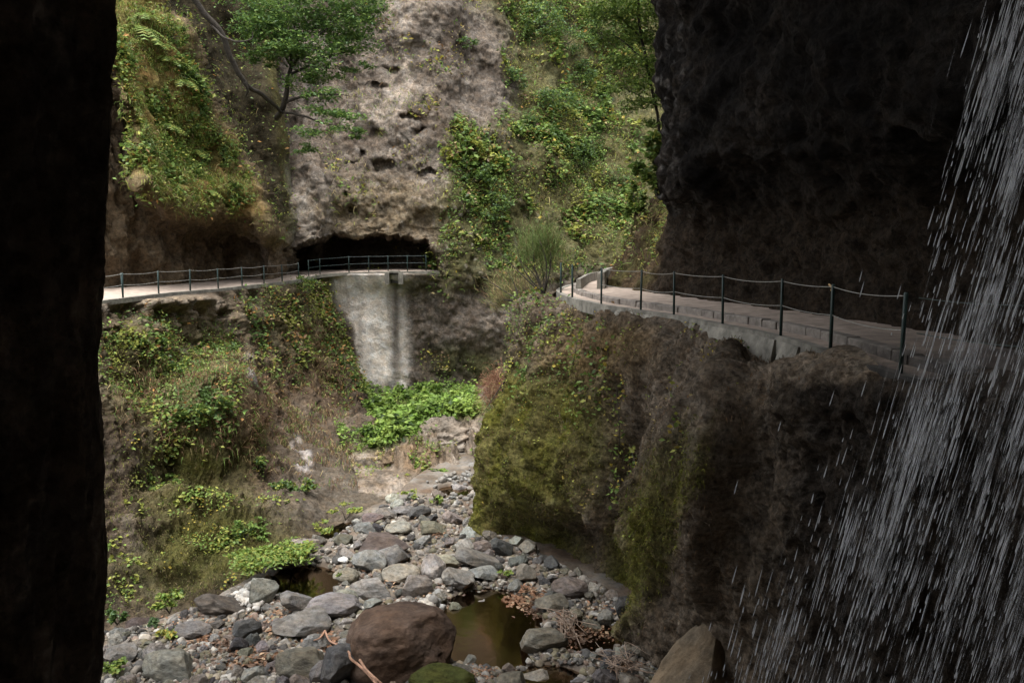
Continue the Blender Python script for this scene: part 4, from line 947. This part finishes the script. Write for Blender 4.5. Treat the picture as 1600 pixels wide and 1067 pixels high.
# left leaning cliff: grass, ferns and creepers
s = S_LEFT
X, N = s.pick(clumpy(s, s.slope * ss(-30, 0, s.py) * ss(0, 70, s.px - 150) + .03 * s.strip, .5, .0, .3, 160), 8500)
tag(grass_obj("hanging_grass", X, N, rng.uniform(.2, .6, len(X)), .013, [YG, STRAW, G3, G2, BRN], [2.0, .9, 1.8, 1.6, .5], 1.1), "yellow green grass hanging over the leaning cliff", "grass", kind="stuff")
X, N = s.pick(clumpy(s, s.slope * ss(-20, 60, s.py), .55, .12, .3, 161) + .02 * s.strip, 12000)
tag(leaf_obj("creeper_cover", X + N * np.abs(rng.normal(size=(len(X), 1))) * .22, rng.uniform(.1, .22, len(X)), rng.uniform(.06, .13, len(X)), [G2, G3, YG, G1, ORG], [1.6, 1.6, 1.6, 1, .3], N=N), "small leaved creepers on the leaning cliff", "creeper", kind="stuff")
X, N = s.pick(s.strip * ss(-20, 20, s.py), 3000)
tag(grass_obj("moss_tufts", X, N, rng.uniform(.06, .16, len(X)), .012, [(.08, .08, .02), (.06, .055, .02), BRN], None, 1.6), "mossy tufts on the shaded rib of the leaning cliff", "moss", kind="stuff")
def fern(b, nn, size, nf, label, name="fern", group="ferns on the leaning cliff", pal=(G2, G3, YG)):
    e = empty(name, b); tag(e, label, "fern", group)
    Vs, Fs, o = [], [], 0; stem = []
    for j in range(nf):
        a = rng.uniform(0, 6.28); out = nrm(nn * .7 + np.array([math.cos(a), math.sin(a) * .6, .5])); L = size * rng.uniform(.7, 1.15)
        t = np.linspace(0, 1, 11); line = b + out * (t * L)[:, None] + np.array([0, 0, -1]) * (t ** 2 * L * .75)[:, None]
        side = nrm(np.cross(out, [0, 0, 1.0])); stem.append((line, np.linspace(.008, .003, 11)))
        for q in range(1, 11):
            w = L * .22 * math.sin(math.pi * (.15 + .85 * (1 - t[q]))) + .03; tng = nrm(line[q] - line[q - 1])
            for sg in (-1, 1):
                tip = line[q] + side * sg * w + tng * w * .35 - np.array([0, 0, w * .2]); hw = tng * L * .032
                Vs.append(np.array([line[q] - hw, tip, line[q] + hw])); Fs.append(np.array([[0, 1, 2]]) + o); o += 3
    V = np.vstack(Vs); mk("fronds", V, np.vstack(Fs), M_LEAF, leaf_cols(len(V) // 3, pal, None, .2, 3), e, False); tubes("stem", stem, M_GRASS_STEM, e, n=4)
M_GRASS_STEM = plain_mat("green_stem", (.10, .12, .03), .8, 5, .2)
for k, (px, py, sz) in enumerate(((215, 45, 1.7), (240, 75, 1.6), (265, 100, 1.3), (285, 130, 1.2), (230, 30, 1.4), (262, 200, 1.0), (300, 235, 1.0), (205, 290, .9), (325, 300, .8))):
    i = np.argmin((s.px - px) ** 2 + (s.py - py) ** 2)
    fern(s.X.reshape(-1, 3)[i], s.N.reshape(-1, 3)[i], sz, 10, ("tall drooping fern at the top edge of the leaning cliff", "second drooping fern below the tallest one", "drooping fern third down the leaning cliff", "fern beside the shaded rib of the leaning cliff", "fern right against the dark pillar's top", "fern in the middle of the grassy cliff", "fern on the lower grassy cliff near the rib", "small bright fern in the dark undercut", "small fern above the railing of the far path")[k])

for px, py, rx, ry, n, lab in ((265, 60, 24, 16, 420, "dark bush high on the leaning cliff"), (300, 130, 18, 16, 320, "bush beside the hanging trunk"), (250, 160, 22, 18, 380, "bush in the grass of the leaning cliff"), (295, 200, 22, 16, 360, "rounded bush on the middle of the leaning cliff"), (305, 270, 26, 18, 420, "leafy bush low on the leaning cliff"), (352, 262, 16, 14, 220, "bush at the foot of the shaded rib"), (225, 235, 16, 20, 260, "bush at the edge of the dark undercut"), (360, 300, 18, 12, 240, "bush hanging over the far path"), (400, 25, 34, 26, 700, "dark bush behind the layered tree"), (385, 62, 14, 12, 220, "bush beside the branch of the hanging trunk"), (195, 100, 14, 16, 220, "bush against the pillar on the leaning cliff")):
    shrub_on(S_LEFT, px, py, rx, ry, n, .17, [G1, G2, G3, DKG, YG], [1.3, 1.5, 1, 1, .6], "bush", lab, "bush", "bushes on the leaning cliff", depth=.5)

# bank under the far path
s = S_BANK
m = np.clip(blob(s.px, s.py, 275, 590, 105, 70, 28, .5) + blob(s.px, s.py, 330, 560, 45, 50, 10, .5) + .5 * blob(s.px, s.py, 200, 540, 50, 50) , 0, 1)
X, N = s.pick(clumpy(s, m, .6, -.1, .35, 170), 9000)
tag(leaf_obj("creeper_cover", X + N * np.abs(rng.normal(size=(len(X), 1))) * .25, rng.uniform(.09, .2, len(X)), rng.uniform(.05, .1, len(X)), [G1, G2, G3, YG, BRN, ORG], [1.3, 1.6, 1, 1, .6, .3], N=N), "leafy creepers on the near end of the bank", "creeper", kind="stuff")
m = np.clip(blob(s.px, s.py, 525, 520, 40, 90, -12, .5) + blob(s.px, s.py, 470, 470, 60, 28, 5, .5) + .35 * blob(s.px, s.py, 430, 520, 70, 70), 0, 1)
X, N = s.pick(clumpy(s, m, .45, -.05, .35, 171), 8500)
tag(leaf_obj("creeper_cover", X + N * np.abs(rng.normal(size=(len(X), 1))) * .28, rng.uniform(.11, .26, len(X)), rng.uniform(.07, .13, len(X)), [G1, G2, G3, YG, BRN, ORG, STRAW], [.8, 1.3, 1, 1.6, 1, .5, .5], N=N), "creepers on the rounded buttress below the gallery", "creeper", kind="stuff")
m = np.clip(blob(s.px, s.py, 420, 640, 70, 80, 10, .5) + blob(s.px, s.py, 500, 590, 50, 90, 0, .5) + .7 * blob(s.px, s.py, 300, 610, 100, 80) + .4 * blob(s.px, s.py, 560, 730, 90, 40), 0, 1)
X, N = s.pick(clumpy(s, m, .6, .05, .3, 172), 9000)
tag(grass_obj("dry_grass", X, N, rng.uniform(.25, .7, len(X)), .012, [BRN, STRAW, G2, (.15, .09, .05)], [1.6, .5, .9, 1.4], 1.5), "brown dry grass and roots hanging down the bank", "grass", kind="stuff")
m = np.clip(blob(s.px, s.py, 300, 720, 90, 60, 0, .5) + blob(s.px, s.py, 330, 820, 110, 80, 10, .5) + .5 * blob(s.px, s.py, 220, 900, 90, 60), 0, 1)
X, N = s.pick(clumpy(s, m, .8, .2, .2, 173), 2600)
tag(leaf_obj("bank_weeds", X + N * np.abs(rng.normal(size=(len(X), 1))) * .1, rng.uniform(.07, .17, len(X)), rng.uniform(.05, .1, len(X)), [G2, G3, YG, YE], [1.5, 1.5, 1.5, .4], N=N), "scattered bright weeds on the mossy lower bank", "weeds", kind="stuff")
m = np.clip(blob(s.px, s.py, 290, 830, 150, 130, 0, .4) + blob(s.px, s.py, 330, 720, 80, 50) + .6 * blob(s.px, s.py, 200, 720, 60, 80), 0, 1)
X, N = s.pick(m, 9000)
tag(grass_obj("bank_moss", X, N, rng.uniform(.06, .2, len(X)), .01, [(.10, .105, .02), (.07, .075, .02), (.12, .09, .045), (.16, .14, .05)], [1.6, 1.4, 1.2, .6], 1.8), "olive moss and root fibres on the lower bank", "moss", kind="stuff")
for px, py, rx, ry, n, lab in ((240, 555, 26, 20, 420, "leafy shrub high on the bank by the pillar"), (330, 545, 30, 24, 560, "bushy dark shrub in the middle of the bank"), (285, 595, 28, 24, 480, "shrub below the bushy dark one on the bank"), (335, 640, 30, 20, 460, "bright shrub on the lip of the bank's overhang"), (300, 655, 24, 22, 340, "shrub drooping over the bank's overhang"),
        (405, 735, 22, 12, 260, "small dark plant in a crack beyond the overhang"), (428, 760, 20, 12, 220, "plant lower in the crack beyond the overhang"), (465, 765, 22, 14, 240, "low plant on the smooth rock near the stream"), (470, 455, 26, 12, 300, "plant on the rim below the far railing"), (500, 470, 20, 16, 280, "bright plant at the corner of the buttress"), (560, 600, 12, 26, 240, "plant down the edge of the pale wall"),
        (268, 925, 14, 16, 200, "dark leafy weed at the foot of the bank"), (385, 840, 18, 22, 200, "weed trailing on the mossy lower bank")):
    shrub_on(S_BANK, px, py, rx, ry, n, .17, [G1, G2, G3, YG, BLU], [1.2, 1.5, 1, 1, .6], "shrub", lab, "shrub", "shrubs on the bank")

# bright green terrace
s = S_TERR
X, N = s.pick(s.green * ss(500, 545, s.px), 12000); hh = ss(-.4, .5, fbm(X, .7, 3, s=180))[:, None] * .75
tag(leaf_obj("ground_cover", X + np.array([0, -.1, 1]) * hh * rng.uniform(.2, 1, (len(X), 1)) , rng.uniform(.16, .34, len(X)), rng.uniform(.12, .24, len(X)), [G2, G3, (.17, .27, .05), (.22, .30, .06), DKG], [1.2, 1.6, 1.6, 1, .5], up=1.4, droop=.1), "lush bright green leafy ground cover below the pale wall", "ground cover", kind="stuff")
m = np.clip(1 - s.green, 0, 1) * blob(s.px, s.py, 640, 715, 110, 40)
X, N = s.pick(clumpy(s, m, .9, .25, .2, 181), 1500)
tag(leaf_obj("rock_weeds", X + N * .06, rng.uniform(.08, .2, len(X)), .09, [G2, G3, YG, STRAW], [1, 1, 1, 1], N=N), "small weeds on the rock step", "weeds", kind="stuff")
for px, py, rx, ry, lab in ((575, 640, 24, 14, "dark green clump at the pale wall's foot"), (675, 618, 26, 14, "dark green clump against the shaded rock"), (720, 640, 24, 12, "green clump next to the dry hanging shrub"), (680, 748, 22, 8, "fresh green patch beside the stream's narrow head"), (590, 685, 24, 12, "yellow green clump at the terrace edge")):
    shrub_on(S_TERR, px, py, rx, ry, 420, .26, [G2, G3, (.17, .27, .05), DKG], [1, 1.2, 1.2, .8], "leafy_plant", lab, "plant", "plants on the terrace", stems=3)

# mossy right wall: vines, trailing leaves
s = S_WALL
m = np.clip(blob(s.px, s.py, 825, 530, 38, 70, -8, .5) + .28 * blob(s.px, s.py, 870, 560, 90, 90, 0, .6), 0, 1) * ss(8.6, 8.0, s.U)
X, N = s.pick(clumpy(s, m, .8, -.05, .3, 190), 4200)
tag(leaf_obj("creeper_cover", X + N * np.abs(rng.normal(size=(len(X), 1))) * .16, rng.uniform(.07, .15, len(X)), rng.uniform(.05, .09, len(X)), [G1, G2, G3, YG, YE, BRN], [1, 1.8, 1.4, 1.2, .25, .5], N=N), "green creepers over the far corner of the mossy wall", "creeper", kind="stuff")
m = ss(1.8, 2.3, s.U) * ss(6.2, 5.4, s.U) * ss(900, 500, s.py)
X, N = s.pick(clumpy(s, m, 1.0, .3, .15, 191), 900)
tag(leaf_obj("wall_leaves", X + N * .05, rng.uniform(.05, .1, len(X)), rng.uniform(.04, .07, len(X)), [YG, YE, G3, STRAW, BRN], [1.5, 1, 1, .6, 1], N=N), "scattered yellow leaves stuck on the mossy wall", "leaves", kind="stuff")
m = s.moss * ss(2.0, 2.2, s.U) * ss(7, 6.5, s.U)
X, N = s.pick(m, 16000)
tag(grass_obj("moss", X, N, rng.uniform(.05, .14, len(X)), .008, [(.11, .12, .015), (.15, .15, .02), (.08, .08, .02), (.12, .09, .03)], [2, 1.5, 1, .8], 1.6), "olive moss hanging on the wall under the near path", "moss", kind="stuff")
m = ss(2, 2.4, s.U) * ss(7.0, 6.0, s.U) * ss(-.2, .3, fbm(s.X, .8, 3, s=193))
X, N = s.pick(m, 6000)
tag(grass_obj("root_fibres", X, N, rng.uniform(.08, .25, len(X)), .005, [BRN, (.15, .115, .08), (.09, .07, .05)], None, 2.2), "dry root fibres matting the wall under the near path", "roots", kind="stuff")
def vine(surf, path_px, n, label, size=.11, pal=(G2, G3, YG, YE)):
    pts = []
    for px, py in path_px:
        i = np.argmin((surf.px - px) ** 2 + (surf.py - py) ** 2); pts.append(surf.X.reshape(-1, 3)[i] + surf.N.reshape(-1, 3)[i] * .08)
    line = catmull(np.array(pts), 24); e = empty("vine", line[0]); tag(e, label, "vine", "vines trailing down the mossy wall")
    tubes("stem", [(line, np.linspace(.012, .005, 24))], M_BARK, e, n=4)
    C = line[rng.integers(0, 24, n)] + rng.normal(size=(n, 3)) * .1 + np.array([-.04, -.05, 0])
    leaf_obj("foliage", C, rng.uniform(.7, 1.4, n) * size, rng.uniform(.6, 1, n) * size, list(pal), None, e, up=.4)
for pth, n, lab in (([(965, 600), (972, 680), (968, 740), (975, 790)], 90, "vine hanging down the middle of the mossy wall"), ([(985, 690), (998, 735), (992, 790)], 60, "short vine beside the middle vine"), ([(905, 520), (900, 570), (895, 610)], 60, "vine hanging from the rim near the lone post"), ([(845, 560), (840, 610), (838, 640)], 70, "yellowing vine at the wall's far corner"),
        ([(950, 500), (955, 560), (948, 600)], 50, "thin vine under the second cable post"), ([(1060, 590), (1065, 640), (1062, 690)], 30, "sparse vine on the brown middle of the wall")):
    vine(S_WALL, pth, n, lab)

# slope beyond the overhang
s = S_OVER
m = s.hz * ss(.2, 1.0, s.X[..., 2]) * ss(33, 31, s.X[..., 1])
X, N = s.pick(clumpy(s, m, .7, .0, .3, 195), 5200)
tag(leaf_obj("slope_leaves", X + N * np.abs(rng.normal(size=(len(X), 1))) * .15, rng.uniform(.07, .17, len(X)), .08, [G2, G3, YG, YE, STRAW], [1.2, 1, 1, .4, .4], N=N), "creepers on the slope beside the overhanging cliff", "creeper", kind="stuff")
X, N = s.pick(clumpy(s, m, .5, .1, .3, 196), 3500)
tag(grass_obj("slope_grass", X, N, rng.uniform(.25, .7, len(X)), .01, [G3, YG, STRAW, BRN], [1.5, 1.4, 1, 1], 1.0), "grass and fern tufts on the slope beside the overhang", "grass", kind="stuff")
for k, (px, py, rx, ry) in enumerate(((985, 270, 26, 34), (965, 310, 22, 26), (1000, 225, 20, 22))):
    shrub_on(S_OVER, px, py, rx, ry, 520, .2, [G2, G3, YG, G1], [1.2, 1.3, .8, .8], "bush", ("fern like bush on the slope under the hanging tree", "bright bush at the slope's lower edge", "bush at the top of the slope beside the overhang")[k], "bush", "bushes on the slope beside the overhang", stems=4)

# ---- trees
def spray_crown(parent, lobes, n, size, pal, wts, depth, spread=.5):
    Cs = []; tot = sum(l[2] * l[3] for l in lobes)
    for (px, py, rx, ry, dd) in lobes:
        c = P(px, py, depth + dd); k = (depth + dd) / FPX; m = int(n * rx * ry / tot) + 10
        q = max(4, m // 45); cc_ = nrm(rng.normal(size=(q, 3))) * rng.uniform(.2, 1, (q, 1)) ** .5
        cl_ = c + cc_ * np.array([rx * k, rx * k * .8, ry * k]); j = rng.integers(0, q, m)
        Cs.append(cl_[j] + rng.normal(size=(m, 3)) * np.array([.45, .45, .16]) * rx * k * spread)
    C = np.vstack(Cs)
    return leaf_obj("crown", C, rng.uniform(.7, 1.3, len(C)) * size, rng.uniform(.7, 1.2, len(C)) * size * .5, pal, wts, parent, up=1.3, droop=.12)
def limb(name, pts, r0, r1, parent, n=8):
    A = catmull(np.array([P(*q) for q in pts]), 5 * len(pts)); tubes(name, [(A + fbm(A, 1.2, 3, s=210)[:, None] * .06, np.linspace(r0, r1, len(A)))], M_BARK, parent, n=n)
t1 = empty("tree", P(441, 176, 43.5)); tag(t1, "layered broadleaf tree growing from the edge of the leaning cliff", "tree")
limb("trunk", [(432,185,45.5),(441,172,43.8),(448,150,43.2),(449,128,43),(456,105,43)], .16, .10, t1)
for k, pts in enumerate(([(456,105,43),(440,80,42.5),(420,55,42),(395,40,41.5)], [(456,105,43),(480,75,43),(505,50,43),(530,30,43)], [(452,118,43),(490,100,43),(530,85,43.3),(565,80,43.5)], [(446,160,43.4),(480,150,42.5),(520,148,42),(545,150,42)], [(441,175,43.7),(475,182,42.5),(510,195,42),(540,202,42)], [(456,105,43),(455,70,43),(462,35,43),(470,-10,43)])):
    limb("limb", pts, .08, .02, t1, 6)
spray_crown(t1, [(400,35,48,22,-1),(455,30,60,30,0),(520,35,60,26,.5),(560,20,40,20,.5),(430,75,52,20,-.8),(490,75,60,26,.2),(545,72,44,20,.6),(400,95,30,10,-1),(505,110,50,14,0),(560,105,26,9,.6),(470,130,36,10,-.4),(515,148,42,9,-.8),(490,172,34,7,-1),(535,186,40,11,-1.2),(500,206,40,8,-1.4),(545,208,26,8,-1.2),(420,-20,90,26,0),(530,-20,90,26,0),(480,235,28,8,1)], 19000, .22, [(.06,.115,.03), (.09,.16,.04), (.135,.22,.055), (.20,.29,.07), (.12,.20,.085)], [1.0, 1.4, 1.4, 1.3, .8], 43, .4)
tr = empty("fallen_trunk", P(430, 168, 42.6)); tag(tr, "bare dark trunk hanging diagonally down the leaning cliff", "tree trunk")
limb("trunk", [(285,-30,38.8),(318,18,39.4),(345,52,39.8),(362,95,40.3),(380,125,40.8),(392,138,41.2),(412,150,42),(428,165,42.8),(441,176,43.6)], .16, .09, tr)
limb("branch", [(330,40,39.6),(350,60,39.4),(375,66,39.2),(392,62,39.1),(395,50,39.1)], .06, .02, tr, 6)
limb("branch", [(382,128,40.8),(388,140,41),(385,150,41.2)], .1, .05, tr, 6)
t2 = empty("tree", P(1034, 285, 27.5)); tag(t2, "slender tree with hanging sprays beside the overhanging cliff", "tree")
limb("trunk", [(1034,290,27.6),(1031,250,27.5),(1030,200,27.4),(1022,150,27.3),(1010,100,27.3),(1000,40,27.2),(995,-30,27)], .055, .04, t2, 6)
for pts in ([(1022,150,27.3),(1040,110,27),(1050,80,27)], [(1010,100,27.3),(980,70,27.4),(950,50,27.6)], [(1004,60,27.3),(970,30,27.5),(940,10,27.8)], [(1025,165,27.3),(1000,150,27.4),(975,140,27.6)]): limb("limb", pts, .03, .01, t2, 5)
spray_crown(t2, [(950,20,34,16,.4),(1000,20,42,20,0),(985,55,34,14,.2),(1030,60,26,20,0),(955,60,22,10,.5),(1005,92,36,14,0),(965,100,26,10,.3),(1035,115,22,14,0),(1000,130,34,12,.1),(1020,160,28,12,0),(985,165,22,10,.2),(960,140,18,8,.3),(1010,195,20,8,.2),(980,-20,70,22,0),(1040,20,20,26,.4)], 10000, .14, [(.075,.13,.03), (.12,.19,.04), (.17,.25,.055), (.25,.32,.07)], [1.1, 1.5, 1.3, 1.0], 27.3, .75)

# feathery shrub and dry shrub at the far corner of the wall
def feather(b_px, top, n, L, w, pal, wts, label, name="feathery_shrub", spread=(40, 50), base=None, droop=.2):
    b = P(*b_px) if base is None else base; e = empty(name, b); tag(e, label, "shrub")
    c = P(*top); k = c[1] / FPX; st = []
    for j in range(9):
        t = c + rng.normal(size=3) * np.array([spread[0] * k * .6, .5, spread[1] * k * .5]); st.append((catmull(np.array([b, (b + t) / 2 + rng.normal(size=3) * .15, t]), 8), np.linspace(.035, .008, 8)))
    tubes("stem", st, M_BARK, e, n=5)
    q = 60; cc_ = c + nrm(rng.normal(size=(q, 3))) * rng.uniform(.1, 1, (q, 1)) ** .5 * np.array([spread[0] * k, spread[0] * k * .8, spread[1] * k])
    X = cc_[rng.integers(0, q, n)] + rng.normal(size=(n, 3)) * .22; N = nrm(X - b + rng.normal(size=(n, 3)) * .3)
    grass_obj("foliage", X, N, rng.uniform(.5, 1, n) * L, w, pal, wts, droop, e)
feather((850, 462, 29), (842, 388, 29.5), 5200, .3, .006, [(.09,.14,.03), (.12,.17,.05), (.16,.17,.06), BRN], [2, 1.6, 1, .4], "feathery green broom shrub at the bend of the near path", spread=(38, 34))
feather((812, 470, 29.5), (795, 455, 30.5), 2600, .4, .006, [(.14,.15,.05), BRN, STRAW, (.10,.13,.03)], [1, 1, .6, 1], "brownish feathery shrub left of the broom shrub", spread=(40, 30))
feather((795, 585, 28.2), (778, 612, 28.4), 2400, .5, .006, [(.26,.13,.08), (.20,.10,.06), STRAW], [2, 1.4, .5], "dry reddish shrub hanging at the wall's far corner", "dry_shrub", (18, 34), droop=1.4)
feather((782, 660, 27.6), (785, 650, 27.6), 700, .4, .007, [G2, G3, BLU], [1, 1, 1], "green tuft under the dry reddish shrub", "grass_tuft", (16, 22), droop=.8)

# plants by the stream
def bed_plant(px, py, rx, ry, n, size, pal, label, name="leafy_plant"):
    b = Pz(px, py, -7.85); k = b[1] / FPX
    shrub_at(b, np.array([0, 0, 1.0]), rx * k, ry * k, n, size, pal, None, name, label, "plant", "plants along the stream", 1.0, 1.2, 4, .3)
FR = [G2, G3, (.18, .26, .05), YG]
bed_plant(405, 894, 46, 9, 1300, .15, FR, "long leafy green patch beside the shaded pool")
bed_plant(455, 884, 46, 8, 1300, .15, FR, "leafy green patch reaching over the shaded pool")
bed_plant(265, 952, 22, 12, 380, .14, FR, "bright weed at the bank's foot by the brown slab")
bed_plant(270, 1000, 20, 10, 260, .13, [YG, G3, YE], "yellow green weed tuft in the leafy gravel")
bed_plant(183, 970, 12, 18, 220, .13, [G1, BLU, G2], "blue green upright weed by the dark pillar")
bed_plant(245, 982, 12, 8, 120, .12, [BLU, G1], "small grey green weed among the gravel")
bed_plant(536, 905, 12, 6, 110, .11, FR, "small weed on the rim between shaded pool and curved rock")
bed_plant(787, 903, 12, 7, 130, .11, FR, "little bright plant at the top of the main pool")
bed_plant(505, 832, 16, 8, 170, .14, [YG, G3], "yellow green weed on the far pool's bank")
bed_plant(540, 808, 26, 6, 220, .14, [YG, G3], "line of yellow green weeds above the far pool")
bed_plant(682, 788, 10, 7, 120, .14, [YG, G3, G2], "fresh weed heading the stone heap")
bed_plant(640, 780, 14, 5, 110, .14, [YG, G3], "weed strip behind the grey rock upstream")
bed_plant(175, 1052, 22, 10, 220, .13, FR, "weeds in the lower gravel corner by the pillar")

# fallen leaves, driftwood, twigs
spots = [(330, 1000, 60, 30, 420), (390, 1030, 40, 16, 220), (500, 1005, 22, 14, 160), (430, 960, 40, 20, 160), (815, 925, 20, 8, 160), (835, 940, 22, 12, 200), (745, 1058, 30, 10, 260), (965, 1045, 22, 12, 260), (640, 905, 60, 40, 160), (700, 840, 40, 30, 140), (885, 985, 26, 18, 160), (930, 975, 40, 22, 150)]
XY = np.vstack([np.column_stack([rng.normal(a, c * .6, n), rng.normal(b, d * .6, n)]) for a, b, c, d, n in spots]); lp = Pz(XY[:, 0], XY[:, 1], np.full(len(XY), -7.82)); lp[:, 2] = np.maximum(bedz(lp[:, 0], lp[:, 1]) + .07 + rng.uniform(0, .06, len(lp)), WZ + .01)
tag(leaf_obj("fallen_leaves", lp, rng.uniform(.06, .14, len(lp)), rng.uniform(.04, .08, len(lp)), [(.22,.12,.07), (.17,.09,.05), (.28,.19,.12), (.12,.075,.05)], None, mat=M_DRY, up=1.6, droop=.0), "reddish brown fallen leaves scattered between the stones", "leaves", kind="stuff")
def bed3(px, py, z): return Pz(px, py, -7.8 + z)
dw = empty("driftwood", bed3(555, 1030, .1)); tag(dw, "twisted reddish driftwood root lying over the stones", "driftwood")
tubes("root", [(catmull(np.array([bed3(a, b, z) for a, b, z in ((508,985,.25),(515,1000,.3),(530,1008,.45),(545,1018,.75),(548,1028,.7),(560,1038,.6),(575,1052,.55),(592,1072,.4))]), 40), np.linspace(.022, .032, 40))], M_WOOD, dw)
tubes("side_root", [(catmull(np.array([bed3(a, b, z) for a, b, z in ((562,1030,.8),(572,1045,.7),(588,1060,.7),(606,1075,.5))]), 20), np.linspace(.03, .02, 20))], M_WOOD, dw)
tubes("side_root", [(catmull(np.array([bed3(a, b, z) for a, b, z in ((508,985,.25),(500,996,.25),(490,1000,.2))]), 10), np.linspace(.03, .012, 10))], M_WOOD, dw)
M_TWIG = plain_mat("twigs", (.27, .2, .15), .9, 9, .3)
for cx, cy, nt, lab in ((885, 985, 26, "tangle of dry twigs on the spit between the pools"), (968, 1048, 22, "heap of twigs at the foot of the dark wall")):
    b = bed3(cx, cy, .2); e = empty("twig_tangle", b); tag(e, lab, "twigs")
    tubes("twig", [(catmull(b + np.array([rng.normal(size=3) * [.3, .22, .1], rng.normal(size=3) * [.15, .2, .1] + [0, 0, .25], rng.normal(size=3) * [.3, .22, .1] + [0, 0, .2 + .3 * rng.random()]]), 8), np.linspace(.014, .006, 8)) for _ in range(nt)], M_TWIG, e, n=4)

# ================================================================== WATERFALL in front of the overhang
def waterfall():
    Vs, Fs, o = [], [], 0
    dirw = nrm(np.array([-.235, .0, -1.0]))
    n_cl = 112; cl_ = []
    def left(y): return np.interp(y, [-80, 0, 300, 450, 600, 750, 900, 1100], [1580, 1540, 1475, 1455, 1420, 1360, 1260, 1140])
    yy_ = rng.uniform(-80, 1130, 4000); pw_ = (1640 - left(yy_)) ** 1.0; cl_y = rng.choice(yy_, n_cl, p=pw_ / pw_.sum()); cl_x = left(cl_y) + (1720 - left(cl_y)) * rng.beta(1.3, 1.5, n_cl); cl_d = rng.uniform(5.2, 7.4, n_cl)
    st = []
    for x, y, d in zip(cl_x, cl_y, cl_d):                      # ribbons: bundles of thin threads
        m = int(rng.integers(12, 60)); sp = rng.uniform(4, 13); cb = rng.uniform(.2, 1.15)
        for _ in range(m):
            t = rng.normal() * 42; st.append((x - .25 * t + rng.normal() * sp, y + t, d + rng.normal() * .12, rng.lognormal(3.8, .45), rng.uniform(.5, 1.5), cb))
    for x, y, d in zip(cl_x, cl_y, cl_d):                      # fine spray between the ribbons
        for _ in range(9):
            t = rng.normal() * 70; st.append((x - .25 * t + rng.normal() * 26, y + t, d + rng.normal() * .3, rng.uniform(60, 150), rng.uniform(.35, .8), .4))
    for _ in range(1300):                                        # single falling drops and threads
        y = rng.choice(yy_, p=pw_ / pw_.sum()); x = left(y) - 90 * rng.random() ** 2 * max(0, y / 700) + (1680 - left(y)) * rng.beta(1.0, 1.3); st.append((x, y, rng.uniform(4.8, 8), rng.lognormal(3.2, .5), rng.uniform(.9, 2.4)))
    for x, y, l in ((1148, 895, 40), (1148, 1000, 60), (1218, 665, 20), (1300, 620, 30), (1320, 710, 34), (1347, 450, 30), (1405, 455, 26), (1290, 735, 26), (1265, 815, 16), (1160, 930, 40), (1450, 510, 34), (1510, 60, 60), (1530, 150, 70), (1505, 210, 50), (1570, 120, 60), (1345, 430, 22), (1150, 760, 26)):
        st.append((x, y, 6.0, l, 2.0))
    for _ in range(110):
        y = rng.uniform(-40, 900); st.append((left(y) + rng.random() ** .7 * (1640 - left(y)), y, rng.uniform(5, 6.5), rng.uniform(40, 95), rng.uniform(2.0, 4.0)))
    th = np.array([0, 2.09, 4.19]); k6 = np.arange(3)
    fr = [np.column_stack([k6 + 3 * r, (k6 + 1) % 3 + 3 * r, (k6 + 1) % 3 + 3 * (r + 1), k6 + 3 * (r + 1)]) for r in range(3)]
    fr = np.vstack(fr)
    br = []
    for x, y, d, l, w, *cb in st:
        c = P(x, y, d); k = d / FPX; L = l * k; r = w * k * .5
        dr = nrm(dirw + rng.normal(size=3) * .014)
        a = nrm(np.cross(dr, [0, 1, 0])); b = np.cross(dr, a)
        ring = np.cos(th)[:, None] * a + np.sin(th)[:, None] * b
        v = np.vstack([c - dr * L * .5 + ring * r * .15, c - dr * L * .1 + ring * r * .75, c + dr * L * .35 + ring * r, c + dr * L * .5 + ring * r * .2])
        Vs.append(v); Fs.append(fr + o); o += 12; q = (rng.beta(1.1, 1.5) * .9 + .08) * (cb[0] if cb else 1) if w < 1.55 else rng.uniform(.6, 1); br.append(np.repeat(np.array([.05, .7, 1, .5]) * q, 3)[:, None] * np.ones(3))
    m, t, b = base_mat("falling_water"); b.inputs["Base Color"].default_value = (.9, .92, .95, 1); b.inputs["Roughness"].default_value = .15
    b.inputs["Specular IOR Level"].default_value = 1.0
    tl = nd(t, "ShaderNodeBsdfTranslucent"); tl.inputs[0].default_value = (.92, .94, .98, 1)
    m1 = nd(t, "ShaderNodeMixShader"); m1.inputs[0].default_value = .5; t.links.new(b.outputs[0], m1.inputs[1]); t.links.new(tl.outputs[0], m1.inputs[2])
    at = nd(t, "ShaderNodeAttribute", attribute_name="Col")
    tp = nd(t, "ShaderNodeBsdfTransparent"); m2 = nd(t, "ShaderNodeMixShader"); t.links.new(at.outputs["Fac"], m2.inputs[0])
    t.links.new(tp.outputs[0], m2.inputs[1]); t.links.new(m1.outputs[0], m2.inputs[2]); t.links.new(m2.outputs[0], t.nodes["Material Output"].inputs[0])
    tag(mk("waterfall", np.vstack(Vs), np.vstack(Fs), m, np.vstack(br)), "thin waterfall of separate threads and drops before the overhang", "waterfall", kind="stuff")
waterfall()
